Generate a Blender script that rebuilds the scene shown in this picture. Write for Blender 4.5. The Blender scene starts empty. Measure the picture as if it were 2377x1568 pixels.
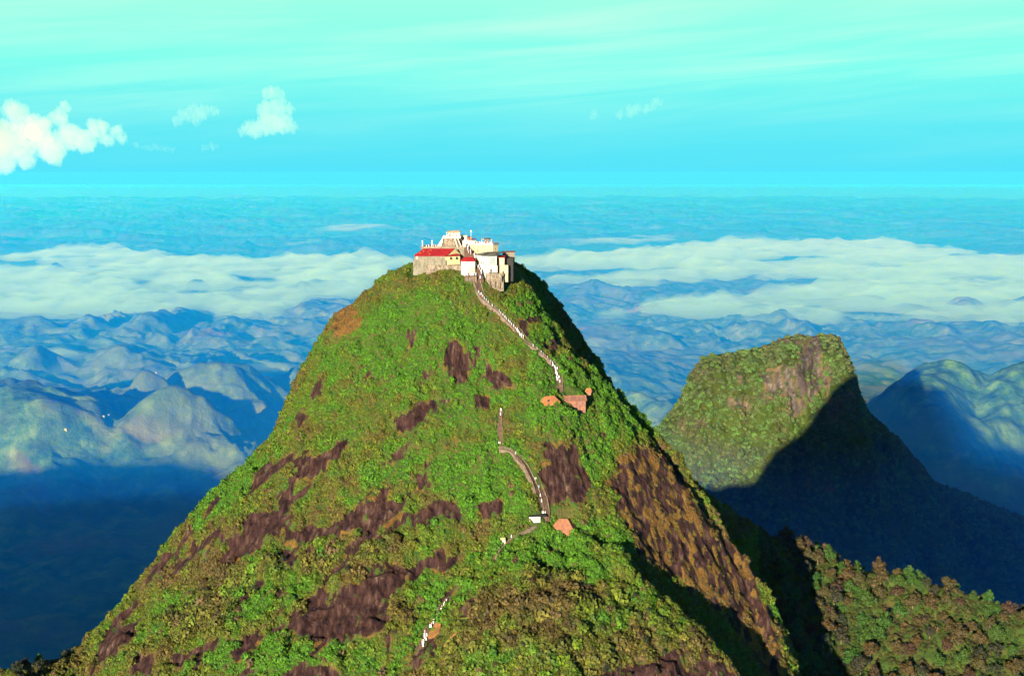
import bpy, bmesh, math, random
import numpy as np
from mathutils import Vector, Matrix
from mathutils.bvhtree import BVHTree

# ------------------------------------------------------------------ camera, sky, sun, exposure
random.seed(7); rng = np.random.default_rng(7)
scene = bpy.context.scene
C = scene.collection
CAM = Vector((0.0, 0.0, 48.0)); PITCH = 6.7; F = 3266.0          # F: focal length in units of a 2377 px wide frame
SUN_AZ, SUN_EL = 20.6, 9.3                                       # light travels toward +Y, turned this far to +X
cd = bpy.data.cameras.new('camera'); cam = bpy.data.objects.new('camera', cd); C.objects.link(cam)
cam.location = CAM; cam.rotation_euler = (math.radians(90 - PITCH), 0, 0)
cd.sensor_width = 36.0; cd.lens = 36.0 * F / 2377.0
cd.clip_start = 1.0; cd.clip_end = 300000.0
scene.camera = cam
scene.view_settings.view_transform = 'Standard'; scene.view_settings.look = 'None'
scene.view_settings.gamma = 1.0; scene.view_settings.use_curve_mapping = False
scene.view_settings.exposure = 1.9
scene.cycles.volume_bounces = 4
scene.cycles.max_bounces = 6; scene.cycles.diffuse_bounces = 2; scene.cycles.transparent_max_bounces = 16

world = bpy.data.worlds.new('World'); scene.world = world; world.use_nodes = True
def world_setup():
    nt = world.node_tree; N = nt.nodes; L = nt.links; N.clear()
    out = N.new('ShaderNodeOutputWorld'); bg = N.new('ShaderNodeBackground'); L.new(bg.outputs[0], out.inputs[0])
    sky = N.new('ShaderNodeTexSky'); sky.sky_type = 'NISHITA'; sky.sun_disc = False
    sky.sun_elevation = math.radians(SUN_EL); sky.sun_rotation = math.radians(180 + SUN_AZ)
    sky.altitude = 2200; sky.air_density = 1.0; sky.dust_density = 0.6; sky.ozone_density = 2.0
    tint = N.new('ShaderNodeMixRGB'); tint.blend_type = 'MULTIPLY'; tint.inputs[0].default_value = 1
    L.new(sky.outputs[0], tint.inputs[1]); tint.inputs[2].default_value = (0.62, 1.2, 1.0, 1)
    # thin sheets and streaks of high cloud, by direction
    tc = N.new('ShaderNodeTexCoord'); sep = N.new('ShaderNodeSeparateXYZ'); L.new(tc.outputs['Generated'], sep.inputs[0])
    def math_(op, a, b=None, c=None):
        n = N.new('ShaderNodeMath'); n.operation = op
        for i, v in enumerate((a, b, c)):
            if v is None: continue
            if isinstance(v, (int, float)): n.inputs[i].default_value = v
            else: L.new(v, n.inputs[i])
        return n.outputs[0]
    az = math_('ARCTAN2', sep.outputs[0], sep.outputs[1]); el = math_('ARCSINE', sep.outputs[2])
    el2 = math_('SUBTRACT', el, math_('MULTIPLY', az, 0.075))
    comb = N.new('ShaderNodeCombineXYZ'); L.new(math_('MULTIPLY', az, 5.0), comb.inputs[0]); L.new(math_('MULTIPLY', el2, 85.0), comb.inputs[1])
    n1 = N.new('ShaderNodeTexNoise'); n1.inputs['Scale'].default_value = 0.55; n1.inputs['Detail'].default_value = 7; n1.inputs['Roughness'].default_value = 0.62; n1.inputs['Distortion'].default_value = 0.4
    L.new(comb.outputs[0], n1.inputs[0])
    comb2 = N.new('ShaderNodeCombineXYZ'); L.new(math_('MULTIPLY', az, 3.0), comb2.inputs[0]); L.new(math_('MULTIPLY', el2, 20.0), comb2.inputs[1])
    n2 = N.new('ShaderNodeTexNoise'); n2.inputs['Scale'].default_value = 0.8; n2.inputs['Detail'].default_value = 5; L.new(comb2.outputs[0], n2.inputs[0])
    mr = N.new('ShaderNodeMapRange'); mr.inputs[1].default_value = 0.40; mr.inputs[2].default_value = 0.72; mr.inputs[3].default_value = 0; mr.inputs[4].default_value = 0.55
    L.new(n1.outputs[0], mr.inputs[0])
    mr2 = N.new('ShaderNodeMapRange'); mr2.inputs[1].default_value = 0.35; mr2.inputs[2].default_value = 0.65; mr2.inputs[3].default_value = 0.1; mr2.inputs[4].default_value = 1
    L.new(n2.outputs[0], mr2.inputs[0])
    up = N.new('ShaderNodeMapRange'); up.inputs[1].default_value = 0.0; up.inputs[2].default_value = 0.07; up.inputs[3].default_value = 0.0; up.inputs[4].default_value = 1
    L.new(el, up.inputs[0])
    fac = math_('MULTIPLY', math_('MULTIPLY', mr.outputs[0], mr2.outputs[0]), up.outputs[0])
    # a clear layer of dry air above the haze: the photographed sky is sea green to cyan
    ramp = N.new('ShaderNodeValToRGB'); L.new(math_('MULTIPLY_ADD', el, 2.2, 0.2), ramp.inputs[0])
    e = ramp.color_ramp.elements
    e[0].position = 0.18; e[0].color = (0.48, 4.1, 5.1, 1)
    e[1].position = 1.0; e[1].color = (0.015, 0.06, 0.38, 1)
    for p_, c_ in ((0.205, (0.48, 4.15, 5.1)), (0.27, (0.642, 4.45, 4.9)), (0.36, (1.133, 5.285, 4.606)), (0.46, (1.812, 6.04, 4.228)), (0.52, (0.755, 2.416, 2.265)), (0.6, (0.166, 0.528, 0.982)), (0.75, (0.06, 0.226, 0.755))):
        x = e.new(p_); x.color = (*c_, 1)
    mixs = N.new('ShaderNodeMixRGB'); mf = N.new('ShaderNodeMapRange'); L.new(el, mf.inputs[0]); mf.inputs[1].default_value = 0.0; mf.inputs[2].default_value = 0.3; mf.inputs[3].default_value = 1.0; mf.inputs[4].default_value = 0.95; L.new(mf.outputs[0], mixs.inputs[0]); L.new(tint.outputs[0], mixs.inputs[1]); L.new(ramp.outputs[0], mixs.inputs[2])
    cl = N.new('ShaderNodeMixRGB'); L.new(fac, cl.inputs[0]); L.new(mixs.outputs[0], cl.inputs[1]); cl.inputs[2].default_value = (5.0, 6.9, 4.7, 1)
    L.new(cl.outputs[0], bg.inputs[0]); bg.inputs[1].default_value = 0.05
world_setup()
sd = bpy.data.lights.new('sun', 'SUN'); sun = bpy.data.objects.new('sun', sd); C.objects.link(sun)
sd.energy = 5.0; sd.angle = math.radians(0.5); sd.color = (1.0, 0.92, 0.80)
a_, e_ = math.radians(SUN_AZ), math.radians(SUN_EL)
LDIR = Vector((math.sin(a_) * math.cos(e_), math.cos(a_) * math.cos(e_), -math.sin(e_)))
sun.rotation_euler = (-LDIR).to_track_quat('Z', 'Y').to_euler(); sun.location = (-300, -900, 300)

# ------------------------------------------------------------------ helpers
cp, sp_ = math.cos(math.radians(PITCH)), math.sin(math.radians(PITCH))
def ray(xd, yd):
    rx, up, f = xd - 1188.5, 784 - yd, F
    return Vector((rx, f * cp + up * sp_, up * cp - f * sp_)).normalized()
def P(xd, yd, Y):
    r = ray(xd, yd); t = Y / r.y
    return (r.x * t, Y, CAM.z + r.z * t)
def project(x, y, z):
    x = np.asarray(x); y = np.asarray(y); z = np.asarray(z) - CAM.z
    f = y * cp - z * sp_; up = y * sp_ + z * cp
    f = np.where(f < 1, 1, f)
    return 1188.5 + F * x / f, 784 - F * up / f
def _hash(ix, iy, seed):
    h = (ix.astype(np.int64) * 374761393 + iy.astype(np.int64) * 668265263 + seed * 1442695041) & 0xFFFFFFFF
    h = ((h ^ (h >> 13)) * 1274126177) & 0xFFFFFFFF
    return ((h ^ (h >> 16)) & 0xFFFF) / 65535.0
def noise2(x, y, seed=0):
    ix = np.floor(x); iy = np.floor(y); fx = x - ix; fy = y - iy
    u = fx * fx * fx * (fx * (fx * 6 - 15) + 10); v = fy * fy * fy * (fy * (fy * 6 - 15) + 10)
    r = []
    for dx in (0, 1):
        for dy in (0, 1):
            a = _hash(ix + dx, iy + dy, seed) * 6.28318
            r.append(np.cos(a) * (fx - dx) + np.sin(a) * (fy - dy))
    return ((r[0] * (1 - v) + r[1] * v) * (1 - u) + (r[2] * (1 - v) + r[3] * v) * u) * 1.5
def fbm(x, y, oct=4, seed=0, gain=0.5):
    s = 0; a = 1.0
    for i in range(oct):
        s = s + a * noise2(x * 2 ** i + 17.3 * i, y * 2 ** i - 9.1 * i, seed + i); a *= gain
    return s
def ridged(x, y, oct=4, seed=0):
    s = 0; a = 1.0
    for i in range(oct):
        s = s + a * (1 - np.abs(noise2(x * 2 ** i + 5.7 * i, y * 2 ** i + 3.3 * i, seed + i)) * 2); a *= 0.5
    return s / 1.9
def smax(a, b, k):
    h = np.clip(0.5 + 0.5 * (a - b) / k, 0, 1)
    return b * (1 - h) + a * h + k * h * (1 - h)
def sstep(a, b, x):
    t = np.clip((x - a) / (b - a), 0, 1); return t * t * (3 - 2 * t)
def seg_ridge(x, y, pts, sL, sR, quad=0.0):
    """height of a ridge along a polyline of (x, y, z); sL / sR: fall per metre on its left / right side"""
    best = np.full(x.shape, -1e9); bd = np.full(x.shape, 1e9)
    for (ax, ay, az), (bx, by, bz) in zip(pts[:-1], pts[1:]):
        dx, dy = bx - ax, by - ay; L2 = dx * dx + dy * dy
        t = np.clip(((x - ax) * dx + (y - ay) * dy) / L2, 0, 1)
        qx, qy = ax + t * dx, ay + t * dy
        d = np.hypot(x - qx, y - qy); side = (dx * (y - ay) - dy * (x - ax)) > 0
        dd_ = np.sqrt(d * d + 25) - 5
        h = az + t * (bz - az) - np.where(side, sL * dd_, sR * dd_ + quad * d * d)
        nr = d < bd - 1e-6; best = np.where(nr, h, best); bd = np.where(nr, d, bd)
    return best
def gully(x, y, pts, depth, width):
    best = np.full(x.shape, 1e9)
    for (ax, ay, az), (bx, by, bz) in zip(pts[:-1], pts[1:]):
        dx, dy = bx - ax, by - ay; t = np.clip(((x - ax) * dx + (y - ay) * dy) / (dx * dx + dy * dy), 0, 1)
        best = np.minimum(best, np.hypot(x - ax - t * dx, y - ay - t * dy))
    return depth * np.exp(-(best / width) ** 2)
def inpoly(px, py, poly):
    inside = np.zeros(px.shape, bool); n = len(poly); j = n - 1
    for i in range(n):
        xi, yi = poly[i]; xj, yj = poly[j]
        c = ((yi > py) != (yj > py)) & (px < (xj - xi) * (py - yi) / ((yj - yi) + 1e-9) + xi)
        inside ^= c; j = i
    return inside
def set_attr(me, name, vals):
    a = me.attributes.new(name, 'FLOAT', 'POINT'); a.data.foreach_set('value', np.asarray(vals, dtype=np.float32).ravel())
def grid_mesh(name, X, Y, Z, wrap=False):
    nr, nc = X.shape
    me = bpy.data.meshes.new(name)
    co = np.stack([X, Y, Z], -1).reshape(-1, 3).astype(np.float32)
    i = np.arange(nr - 1)[:, None]; j = np.arange(nc if wrap else nc - 1)[None, :]; j2 = (j + 1) % nc
    f = np.stack([i * nc + j, i * nc + j2, (i + 1) * nc + j2, (i + 1) * nc + j], -1).reshape(-1, 4)
    me.vertices.add(len(co)); me.vertices.foreach_set('co', co.ravel())
    me.loops.add(f.size); me.loops.foreach_set('vertex_index', f.ravel().astype(np.int32))
    me.polygons.add(len(f)); me.polygons.foreach_set('loop_start', np.arange(0, f.size, 4, dtype=np.int32))
    me.polygons.foreach_set('use_smooth', np.ones(len(f), bool))
    me.update(calc_edges=True); me.validate()
    return me
def link(name, me, mat=None, parent=None):
    o = bpy.data.objects.new(name, me); C.objects.link(o)
    if mat is not None and len(me.materials) == 0: me.materials.append(mat)
    if parent: o.parent = parent
    return o
def tag(o, label=None, cat=None, group=None, kind=None):
    if label: o['label'] = label
    if cat: o['category'] = cat
    if group: o['group'] = group
    if kind: o['kind'] = kind
    return o

# node material builder
ALBEDO = 0.78        # all palette colours below are scaled by this
class Mat:
    def __init__(s, name, rough=0.9, spec=0.2):
        s.m = bpy.data.materials.new(name); s.m.use_nodes = True; s.N = s.m.node_tree.nodes; s.L = s.m.node_tree.links
        s.b = s.N['Principled BSDF']; s.b.inputs['Roughness'].default_value = rough; s.b.inputs['Specular IOR Level'].default_value = spec
    def attr(s, n, t='GEOMETRY'):
        a = s.N.new('ShaderNodeAttribute'); a.attribute_name = n; a.attribute_type = t; return a.outputs['Fac']
    def attrc(s, n, t='GEOMETRY'):
        a = s.N.new('ShaderNodeAttribute'); a.attribute_name = n; a.attribute_type = t; return a.outputs['Color']
    def pos(s, scale=(1, 1, 1), rot=(0, 0, 0), coord='Object'):
        t = s.N.new('ShaderNodeTexCoord'); mp = s.N.new('ShaderNodeMapping'); mp.inputs['Scale'].default_value = scale; mp.inputs['Rotation'].default_value = rot
        s.L.new(t.outputs[coord], mp.inputs[0]); return mp.outputs[0]
    def noise(s, scale, detail=4, rough=0.55, vec=None, dist=0):
        n = s.N.new('ShaderNodeTexNoise'); n.inputs['Scale'].default_value = scale; n.inputs['Detail'].default_value = detail
        n.inputs['Roughness'].default_value = rough; n.inputs['Distortion'].default_value = dist
        s.L.new(vec if vec is not None else s.pos(), n.inputs[0]); return n.outputs['Fac']
    def math(s, op, a, b=0.0, c=None, clamp=False):
        n = s.N.new('ShaderNodeMath'); n.operation = op; n.use_clamp = clamp
        for i, v in enumerate((a, b, c)):
            if v is None: continue
            if isinstance(v, (int, float)): n.inputs[i].default_value = v
            else: s.L.new(v, n.inputs[i])
        return n.outputs[0]
    def rng(s, v, a, b, c=0, d=1):
        n = s.N.new('ShaderNodeMapRange'); s.L.new(v, n.inputs[0])
        for i, q in enumerate((a, b, c, d)): n.inputs[i + 1].default_value = q
        return n.outputs[0]
    def ramp(s, v, stops):
        n = s.N.new('ShaderNodeValToRGB'); s.L.new(v, n.inputs[0]); e = n.color_ramp.elements
        e[0].position, e[0].color = stops[0][0], (*stops[0][1], 1); e[1].position, e[1].color = stops[-1][0], (*stops[-1][1], 1)
        for p_, c_ in stops[1:-1]: q = e.new(p_); q.color = (*c_, 1)
        return n.outputs[0]
    def mix(s, f, a, b, mode='MIX'):
        n = s.N.new('ShaderNodeMixRGB'); n.blend_type = mode
        for i, v in enumerate((f, a, b)):
            if isinstance(v, (int, float)): n.inputs[i].default_value = v
            elif isinstance(v, tuple): n.inputs[i].default_value = (*v, 1)
            else: s.L.new(v, n.inputs[i])
        return n.outputs[0]
    def color(s, c):
        if isinstance(c, tuple): s.b.inputs['Base Color'].default_value = (*[v * ALBEDO for v in c], 1)
        else: s.L.new(s.mix(1.0, c, (ALBEDO,) * 3, 'MULTIPLY'), s.b.inputs['Base Color'])
    def bump(s, h, strength=0.5, dist=0.5):
        n = s.N.new('ShaderNodeBump'); n.inputs['Strength'].default_value = strength; n.inputs['Distance'].default_value = dist
        s.L.new(h, n.inputs['Height']); s.L.new(n.outputs[0], s.b.inputs['Normal'])

# ------------------------------------------------------------------ the peak and its massif
AX, AY = -20.0, 735.0
PROF = {   # direction (degrees from the camera side towards +X): (distance, height) pairs
    0:    [(0, 0), (20, 0), (33, -3), (41, -14), (60, -43), (90, -78), (120, -113), (150, -140), (190, -172), (250, -215), (350, -300), (600, -520)],
    28:   [(0, 0), (20, 0), (26, -4), (40, -16), (60, -36), (82, -59), (90, -66), (105, -88), (122, -112), (150, -135), (190, -170), (250, -220), (400, -360)],
    45:   [(0, 0), (20, 0), (26, -4), (45, -24), (82, -61), (105, -91), (125, -121), (145, -150), (170, -192), (200, -235), (250, -290), (320, -370)],
    62:   [(0, 0), (22, 0), (28, -5), (50, -32), (85, -65), (105, -89), (128, -116), (145, -142), (161, -170), (178, -200), (195, -235), (260, -350)],
    76:   [(0, 0), (22, 0), (28, -8), (45, -34), (70, -66), (95, -100), (115, -136), (135, -180), (160, -230), (250, -360)],
    92:   [(0, 0), (24, 0), (34, -14), (43, -28), (52, -42), (61, -56), (69, -68), (90, -92), (111, -120), (136, -165), (163, -210), (220, -270), (300, -330), (500, -480)],
    120:  [(0, 0), (26, 0), (45, -30), (70, -70), (110, -130), (180, -210), (300, -330)],
    180:  [(0, 0), (30, 0), (50, -35), (80, -90), (140, -190), (300, -420)],
    240:  [(0, 0), (35, 0), (60, -25), (90, -80), (140, -160), (300, -380)],
    270:  [(0, 0), (34, 0), (44, -4), (54, -12), (75, -30), (82, -43), (93, -60), (104, -85), (122, -108), (145, -129), (163, -149), (181, -183), (202, -215), (235, -250), (300, -330)],
    300:  [(0, 0), (34, 0), (44, -3), (60, -22), (85, -52), (110, -85), (140, -117), (170, -144), (195, -168), (215, -185), (240, -215), (300, -270)],
    330:  [(0, 0), (28, 0), (38, -3), (47, -15), (62, -36), (90, -72), (120, -105), (150, -134), (185, -160), (220, -190), (280, -240), (400, -350)],
}
def H_peak(x, y):
    dx, dy = x - AX, y - AY
    rho = np.hypot(dx, dy); phi = np.degrees(np.arctan2(dx, -dy)) % 360
    ks = sorted(PROF); vals = {}
    for k in ks:
        pr, pz = zip(*PROF[k]); pr = list(pr) + [1500, 3000]; pz = list(pz) + [max(min(pz[-1] - 500, -850), -1050), -1150]
        vals[k] = np.interp(rho, pr, pz)
    out = np.zeros_like(rho)
    kk = ks + [360]
    for a, b in zip(kk[:-1], kk[1:]):
        m = (phi >= a) & (phi < b); t = (phi - a) / (b - a); t = t * t * (3 - 2 * t)
        v = vals[a] * (1 - t) + vals[b % 360] * t
        out[m] = v[m]
    return out, rho, phi
def _pl(l): return [P(x, y, Y) for x, y, Y in l]
KNOLL = [(x, y, z - 2.2) for x, y, z in _pl([(1310, 1222, 622), (1425, 1256, 610), (1545, 1375, 598), (1640, 1465, 588), (1712, 1560, 578), (1790, 1720, 552)])]
FOREST = [(x, y, z + 6.0) for x, y, z in _pl([(1820, 1262, 820), (1950, 1315, 815), (2100, 1370, 800), (2250, 1408, 790), (2400, 1458, 780), (2700, 1560, 760), (3300, 1700, 740)])]
DARKR = [(x, y, z - 2) for x, y, z in _pl([(1480, 1000, 790), (1560, 1062, 800), (1600, 1092, 805), (1700, 1168, 812), (1822, 1258, 820)])]
LEFTR = [(-172, 655, -184), (-195, 640, -177), (-228, 620, -174), (-330, 590, -182), (-600, 540, -185), (-1100, 480, -172), (-1900, 430, -165), (-3000, 380, -190)]
GUL = _pl([(1212, 650, 744), (1262, 720, 744), (1300, 775, 742), (1345, 825, 738), (1390, 870, 736)])
BACKR = [(x, y, z - 1.5) for x, y, z in _pl([(1150, 592, 760), (1192, 600, 768), (1240, 629, 770), (1290, 685, 770), (1330, 745, 768), (1370, 805, 764), (1405, 870, 758), (1440, 960, 750)])]
SLABR = [(x, y, z - 1.2) for x, y, z in _pl([(1440, 900, 712), (1500, 960, 706), (1590, 1078, 698), (1645, 1165, 690), (1700, 1258, 680), (1752, 1338, 668), (1778, 1430, 656), (1792, 1500, 646), (1806, 1568, 636), (1835, 1720, 612)])]
def H_mount(x, y):
    h, rho, phi = H_peak(x, y)
    kn = seg_ridge(x, y, KNOLL, 1.9, 0.30, 0.0022)       # left of its direction of travel is the gully side
    h = smax(h, kn, 5.0)
    h = smax(h, seg_ridge(x, y, BACKR, 1.4, 1.5), 3.0)
    h = h - gully(x, y, GUL, 9.0, 6.0)
    h = smax(h, seg_ridge(x, y, SLABR, 2.4, 0.85, 0.004), 4.0)
    h = smax(h, seg_ridge(x, y, DARKR, 0.9, 1.1), 4.0)
    fo = seg_ridge(x, y, FOREST, 0.9, 0.50)
    h = smax(h, fo, 5.0)
    lr = seg_ridge(x, y, LEFTR, 0.55, 0.75)
    h = smax(h, lr, 4.0)
    big = 7.0 * fbm(x / 55, y / 55, 4, 11) + 40 * fbm(x / 420, y / 420, 3, 31) * sstep(280, 600, rho)
    w = sstep(24, 55, rho)
    big = big * (1 - 0.7 * sstep(12, 32, phi) * (1 - sstep(95, 115, phi)) * sstep(80, 120, rho) * (1 - sstep(300, 500, rho)))
    h = h + w * big * (0.45 + 0.55 * sstep(60, 130, rho))
    h = h + w * 2.2 * fbm(x / 9, y / 9, 3, 21) + w * 3.4 * (ridged(x / 27 + 0.5 * noise2(x / 15, y / 15, 41), y / 27, 3, 43) - 0.55)
    return h, rho, phi
na = 1000
phis = np.radians(np.concatenate([np.linspace(-125, 125, 860, endpoint=False), np.linspace(125, 235, 140, endpoint=False)]))
rs = [0.5]
while rs[-1] < 3000: rs.append(rs[-1] + (0.85 if rs[-1] < 265 else (rs[-1] - 265) * 0.035 + 0.9))
rs = np.array(rs)
R_, PH = np.meshgrid(rs, phis, indexing='ij')
MX = AX + R_ * np.sin(PH); MY = AY - R_ * np.cos(PH)
MZ, MRHO, MPHI = H_mount(MX, MY)
mountain_me = grid_mesh('mountain', MX, MY, MZ, wrap=True)

# bare rock, traced on the slopes
def D(src):  # photo pixels -> units of the 2377 wide frame
    return [(x * 0.91705, y * 0.91705) for x, y in src]
ROCKS = [
 # upper dark faces
 D([(1125, 868), (1160, 862), (1185, 880), (1195, 930), (1180, 965), (1150, 968), (1130, 940), (1120, 900)]),
 D([(1200, 875), (1217, 882), (1212, 925), (1198, 920)]),
 D([(1218, 935), (1280, 932), (1295, 955), (1280, 985), (1262, 990), (1240, 975), (1215, 965)]),
 D([(1062, 938), (1092, 930), (1090, 958), (1065, 970), (1055, 955)]),
 D([(1005, 1090), (1010, 1060), (1060, 1020), (1105, 1015), (1135, 1000), (1130, 1028), (1095, 1045), (1075, 1070), (1040, 1095)]),
 D([(980, 1055), (1005, 1058), (1003, 1075), (982, 1072)]),
 D([(1203, 1000), (1232, 1002), (1235, 1028), (1207, 1025)]),
 D([(1030, 840), (1052, 835), (1048, 872), (1035, 882)]),
 D([(925, 945), (942, 940), (938, 970), (925, 975)]),
 D([(798, 960), (818, 955), (812, 1000), (795, 1010)]),
 D([(750, 1050), (778, 1045), (770, 1075), (748, 1075)]),
 D([(1320, 808), (1340, 800), (1360, 803), (1370, 815), (1345, 820), (1335, 845), (1322, 850), (1315, 830)]),
 D([(1382, 845), (1400, 850), (1405, 880), (1392, 890)]),
 # slab above the lower hut
 D([(1378, 1130), (1395, 1125), (1455, 1128), (1470, 1160), (1482, 1200), (1495, 1245), (1480, 1265), (1400, 1275), (1378, 1275), (1365, 1215), (1368, 1195), (1400, 1180)]),
 D([(1370, 1098), (1395, 1100), (1392, 1125), (1370, 1122)]),
 D([(1530, 1085), (1542, 1105), (1540, 1118), (1527, 1105)]),
 # left middle faces
 D([(835, 1125), (885, 1112), (888, 1130), (850, 1160), (815, 1190), (780, 1215), (740, 1235), (730, 1215), (760, 1185), (745, 1175), (800, 1150)]),
 D([(720, 1235), (760, 1225), (735, 1280), (700, 1330), (660, 1375), (610, 1420), (565, 1430), (560, 1390), (610, 1330), (625, 1300), (690, 1290)]),
 D([(690, 1335), (745, 1290), (735, 1320), (700, 1365), (675, 1370)]),
 D([(740, 1340), (860, 1325), (900, 1290), (960, 1250), (985, 1235), (990, 1250), (975, 1265), (1025, 1262), (985, 1290), (960, 1325), (870, 1345), (860, 1360), (740, 1370), (725, 1385)]),
 D([(1020, 1325), (1060, 1290), (1100, 1270), (1140, 1265), (1175, 1300), (1170, 1325), (1130, 1300), (1090, 1325), (1060, 1330)]),
 D([(1060, 1205), (1085, 1205), (1080, 1235), (1062, 1238)]),
 D([(1210, 1275), (1255, 1262), (1275, 1275), (1262, 1300), (1215, 1312), (1205, 1295)]),
 D([(715, 1400), (800, 1375), (790, 1395), (730, 1420), (690, 1425)]),
 # large slanting slab, lower left of the knoll
 D([(770, 1510), (880, 1480), (950, 1440), (1060, 1425), (1100, 1405), (1140, 1395), (1170, 1400), (1165, 1425), (1110, 1440), (1020, 1470), (1000, 1500), (985, 1560), (950, 1600), (930, 1615), (890, 1600), (860, 1615), (800, 1620), (740, 1600), (690, 1590), (760, 1555)]),
 D([(910, 1440), (990, 1420), (985, 1430), (930, 1450)]),
 D([(430, 1670), (500, 1640), (560, 1605), (570, 1620), (520, 1660), (450, 1685), (420, 1685)]),
 D([(580, 1620), (640, 1605), (700, 1590), (690, 1605), (610, 1630)]),
 D([(975, 1600), (1000, 1585), (990, 1640), (972, 1640)]),
 # left edge
 D([(475, 1340), (490, 1335), (470, 1380), (420, 1430), (380, 1470), (355, 1480), (390, 1430), (430, 1385)]),
 D([(270, 1600), (350, 1565), (345, 1600), (300, 1640), (250, 1690), (220, 1712), (240, 1650)]),
 D([(330, 1660), (390, 1640), (400, 1712), (320, 1712)]),
 D([(700, 1710), (760, 1685), (850, 1690), (870, 1715), (700, 1720)]),
 D([(720, 1665), (775, 1660), (760, 1672)]),
 # right slab face, mottled
 D([(1650, 1120), (1690, 1150), (1740, 1210), (1760, 1280), (1800, 1310), (1850, 1370), (1890, 1410), (1920, 1480), (1945, 1560), (1975, 1640), (2000, 1720), (1940, 1720), (1900, 1650), (1850, 1580), (1790, 1520), (1720, 1470), (1660, 1430), (1610, 1400), (1590, 1320), (1560, 1280), (1545, 1210), (1560, 1150)]),
 D([(1500, 1712), (1560, 1690), (1610, 1665), (1650, 1680), (1680, 1660), (1730, 1625), (1720, 1665), (1740, 1700), (1790, 1660), (1850, 1690), (1880, 1720), (1500, 1730)]),
]
SLAB = len(ROCKS) - 2
BRIGHT = [D([(1290, 740), (1340, 720), (1400, 760), (1380, 800), (1330, 800), (1310, 780)]),
          D([(640, 1500), (720, 1420), (800, 1440), (760, 1520), (660, 1560), (590, 1600), (560, 1560)]),
          D([(900, 1200), (1000, 1080), (1130, 1080), (1250, 1130), (1290, 1300), (1180, 1330), (1050, 1180), (950, 1240)]),
          D([(1250, 1340), (1330, 1330), (1240, 1480), (1150, 1560), (1060, 1640), (1000, 1700), (950, 1700), (1080, 1500), (1180, 1420)]),
          D([(1380, 1300), (1560, 1290), (1620, 1420), (1500, 1480), (1350, 1400)]),
          D([(1200, 1080), (1330, 1120), (1340, 1300), (1230, 1300), (1220, 1180)]),
          D([(540, 1640), (700, 1600), (880, 1640), (840, 1690), (620, 1690)]),
          D([(560, 1180), (680, 1140), (640, 1250), (500, 1330), (480, 1300)]),
          D([(1000, 740), (1200, 770), (1290, 1000), (1130, 1090), (900, 900), (830, 1000), (810, 900)]),
          D([(1340, 880), (1560, 920), (1640, 1080), (1500, 1090), (1330, 1060)])]
DARKF = [D([(1240, 1470), (1400, 1440), (1700, 1560), (1850, 1680), (1700, 1720), (1120, 1720), (1160, 1560)]),
         D([(560, 1420), (720, 1410), (600, 1560), (470, 1610), (420, 1560)]),
         D([(760, 1380), (1050, 1350), (900, 1440), (760, 1420)])]
px, py = project(MX, MY, MZ)
wx = 17 * fbm(MX / 8, MZ / 5, 4, 51, 0.62) ; wy = 14 * fbm(MX / 8, MZ / 5 + 40, 4, 52, 0.62)
front = (MRHO < 330) & (MY < AY + 40)
def mask_of(polys, soft=False):
    m = np.zeros(MX.shape, bool)
    for poly in polys:
        xs = [p[0] for p in poly]; ys = [p[1] for p in poly]
        if not len(xs): continue
        m |= inpoly(px + wx, py + wy, poly)
    m &= front
    return m.astype(np.float32)
def blur(m, n):
    for _ in range(n):
        m = (m + np.roll(m, 1, 0) + np.roll(m, -1, 0) + np.roll(m, 1, 1) + np.roll(m, -1, 1)) / 5
    return m
rock = mask_of([p for i, p in enumerate(ROCKS) if i != SLAB])
# thin streaks of bare rock running up to the right across the left face
q1 = (MX * 0.78 + MZ * 0.62); q2 = (-MX * 0.62 + MZ * 0.78)
streaks = (fbm(q1 / 26 + 0.4 * noise2(q1 / 9, q2 / 9, 5), q2 / 6.5, 4, 97, 0.6) > 0.40) & (fbm(q1 / 60, q2 / 30, 3, 98) > -0.05)
rock = np.maximum(rock, streaks * front * sstep(960, 1100, py) * (1 - sstep(1040, 1180, px)))
slab = mask_of([ROCKS[SLAB]])
mott = fbm(MX / 4.2, MZ / 6, 5, 61, 0.68) + 0.3 * fbm(MX / 16, MZ / 16, 2, 62)
slabr = slab * (mott > -0.10)
back = ((MPHI > 68) & (MPHI < 150) & (MRHO > 95)).astype(np.float32) * (fbm(MX / 20, MZ / 20, 3, 66) > 0.1)
rockm = np.clip(np.maximum(rock, slabr), 0, 1)
hole = (fbm(MX / 3.4 + 9, MZ / 2.6, 3, 71, 0.6) > 0.56)
rockm = rockm * (~hole)
rock1 = blur(rockm, 1); rim = np.clip(blur(rockm, 5) * 2.4, 0, 1) * (1 - rock1) * np.clip(0.45 + 1.3 * fbm(MX / 9, MZ / 7, 3, 88), 0, 1)
rim = np.maximum(rim, blur(slab, 4) * (1 - rock1))
orange = mask_of([D([(690, 800), (740, 760), (760, 780), (720, 850), (690, 860)]) if False else D([(835, 835), (850, 790), (900, 760), (915, 800), (890, 850), (850, 855)])])
rim = np.maximum(rim, blur(orange, 3))
bright = blur(mask_of(BRIGHT), 8); darkf = blur(mask_of(DARKF), 6)
co_ = np.stack([MX, MY, MZ], -1)
ledge = ridged(MX / 7 + MZ / 19, MZ / 4.5, 3, 93)
co_[..., 1] += rock1 * (1.9 - 2.9 * ledge); co_[..., 0] += rock1 * 0.5 * noise2(MX / 3, MZ / 5, 94)
mountain_me.vertices.foreach_set('co', co_.reshape(-1, 3).astype(np.float32).ravel()); mountain_me.update()
MX, MY, MZ = co_[..., 0], co_[..., 1], co_[..., 2]
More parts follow.
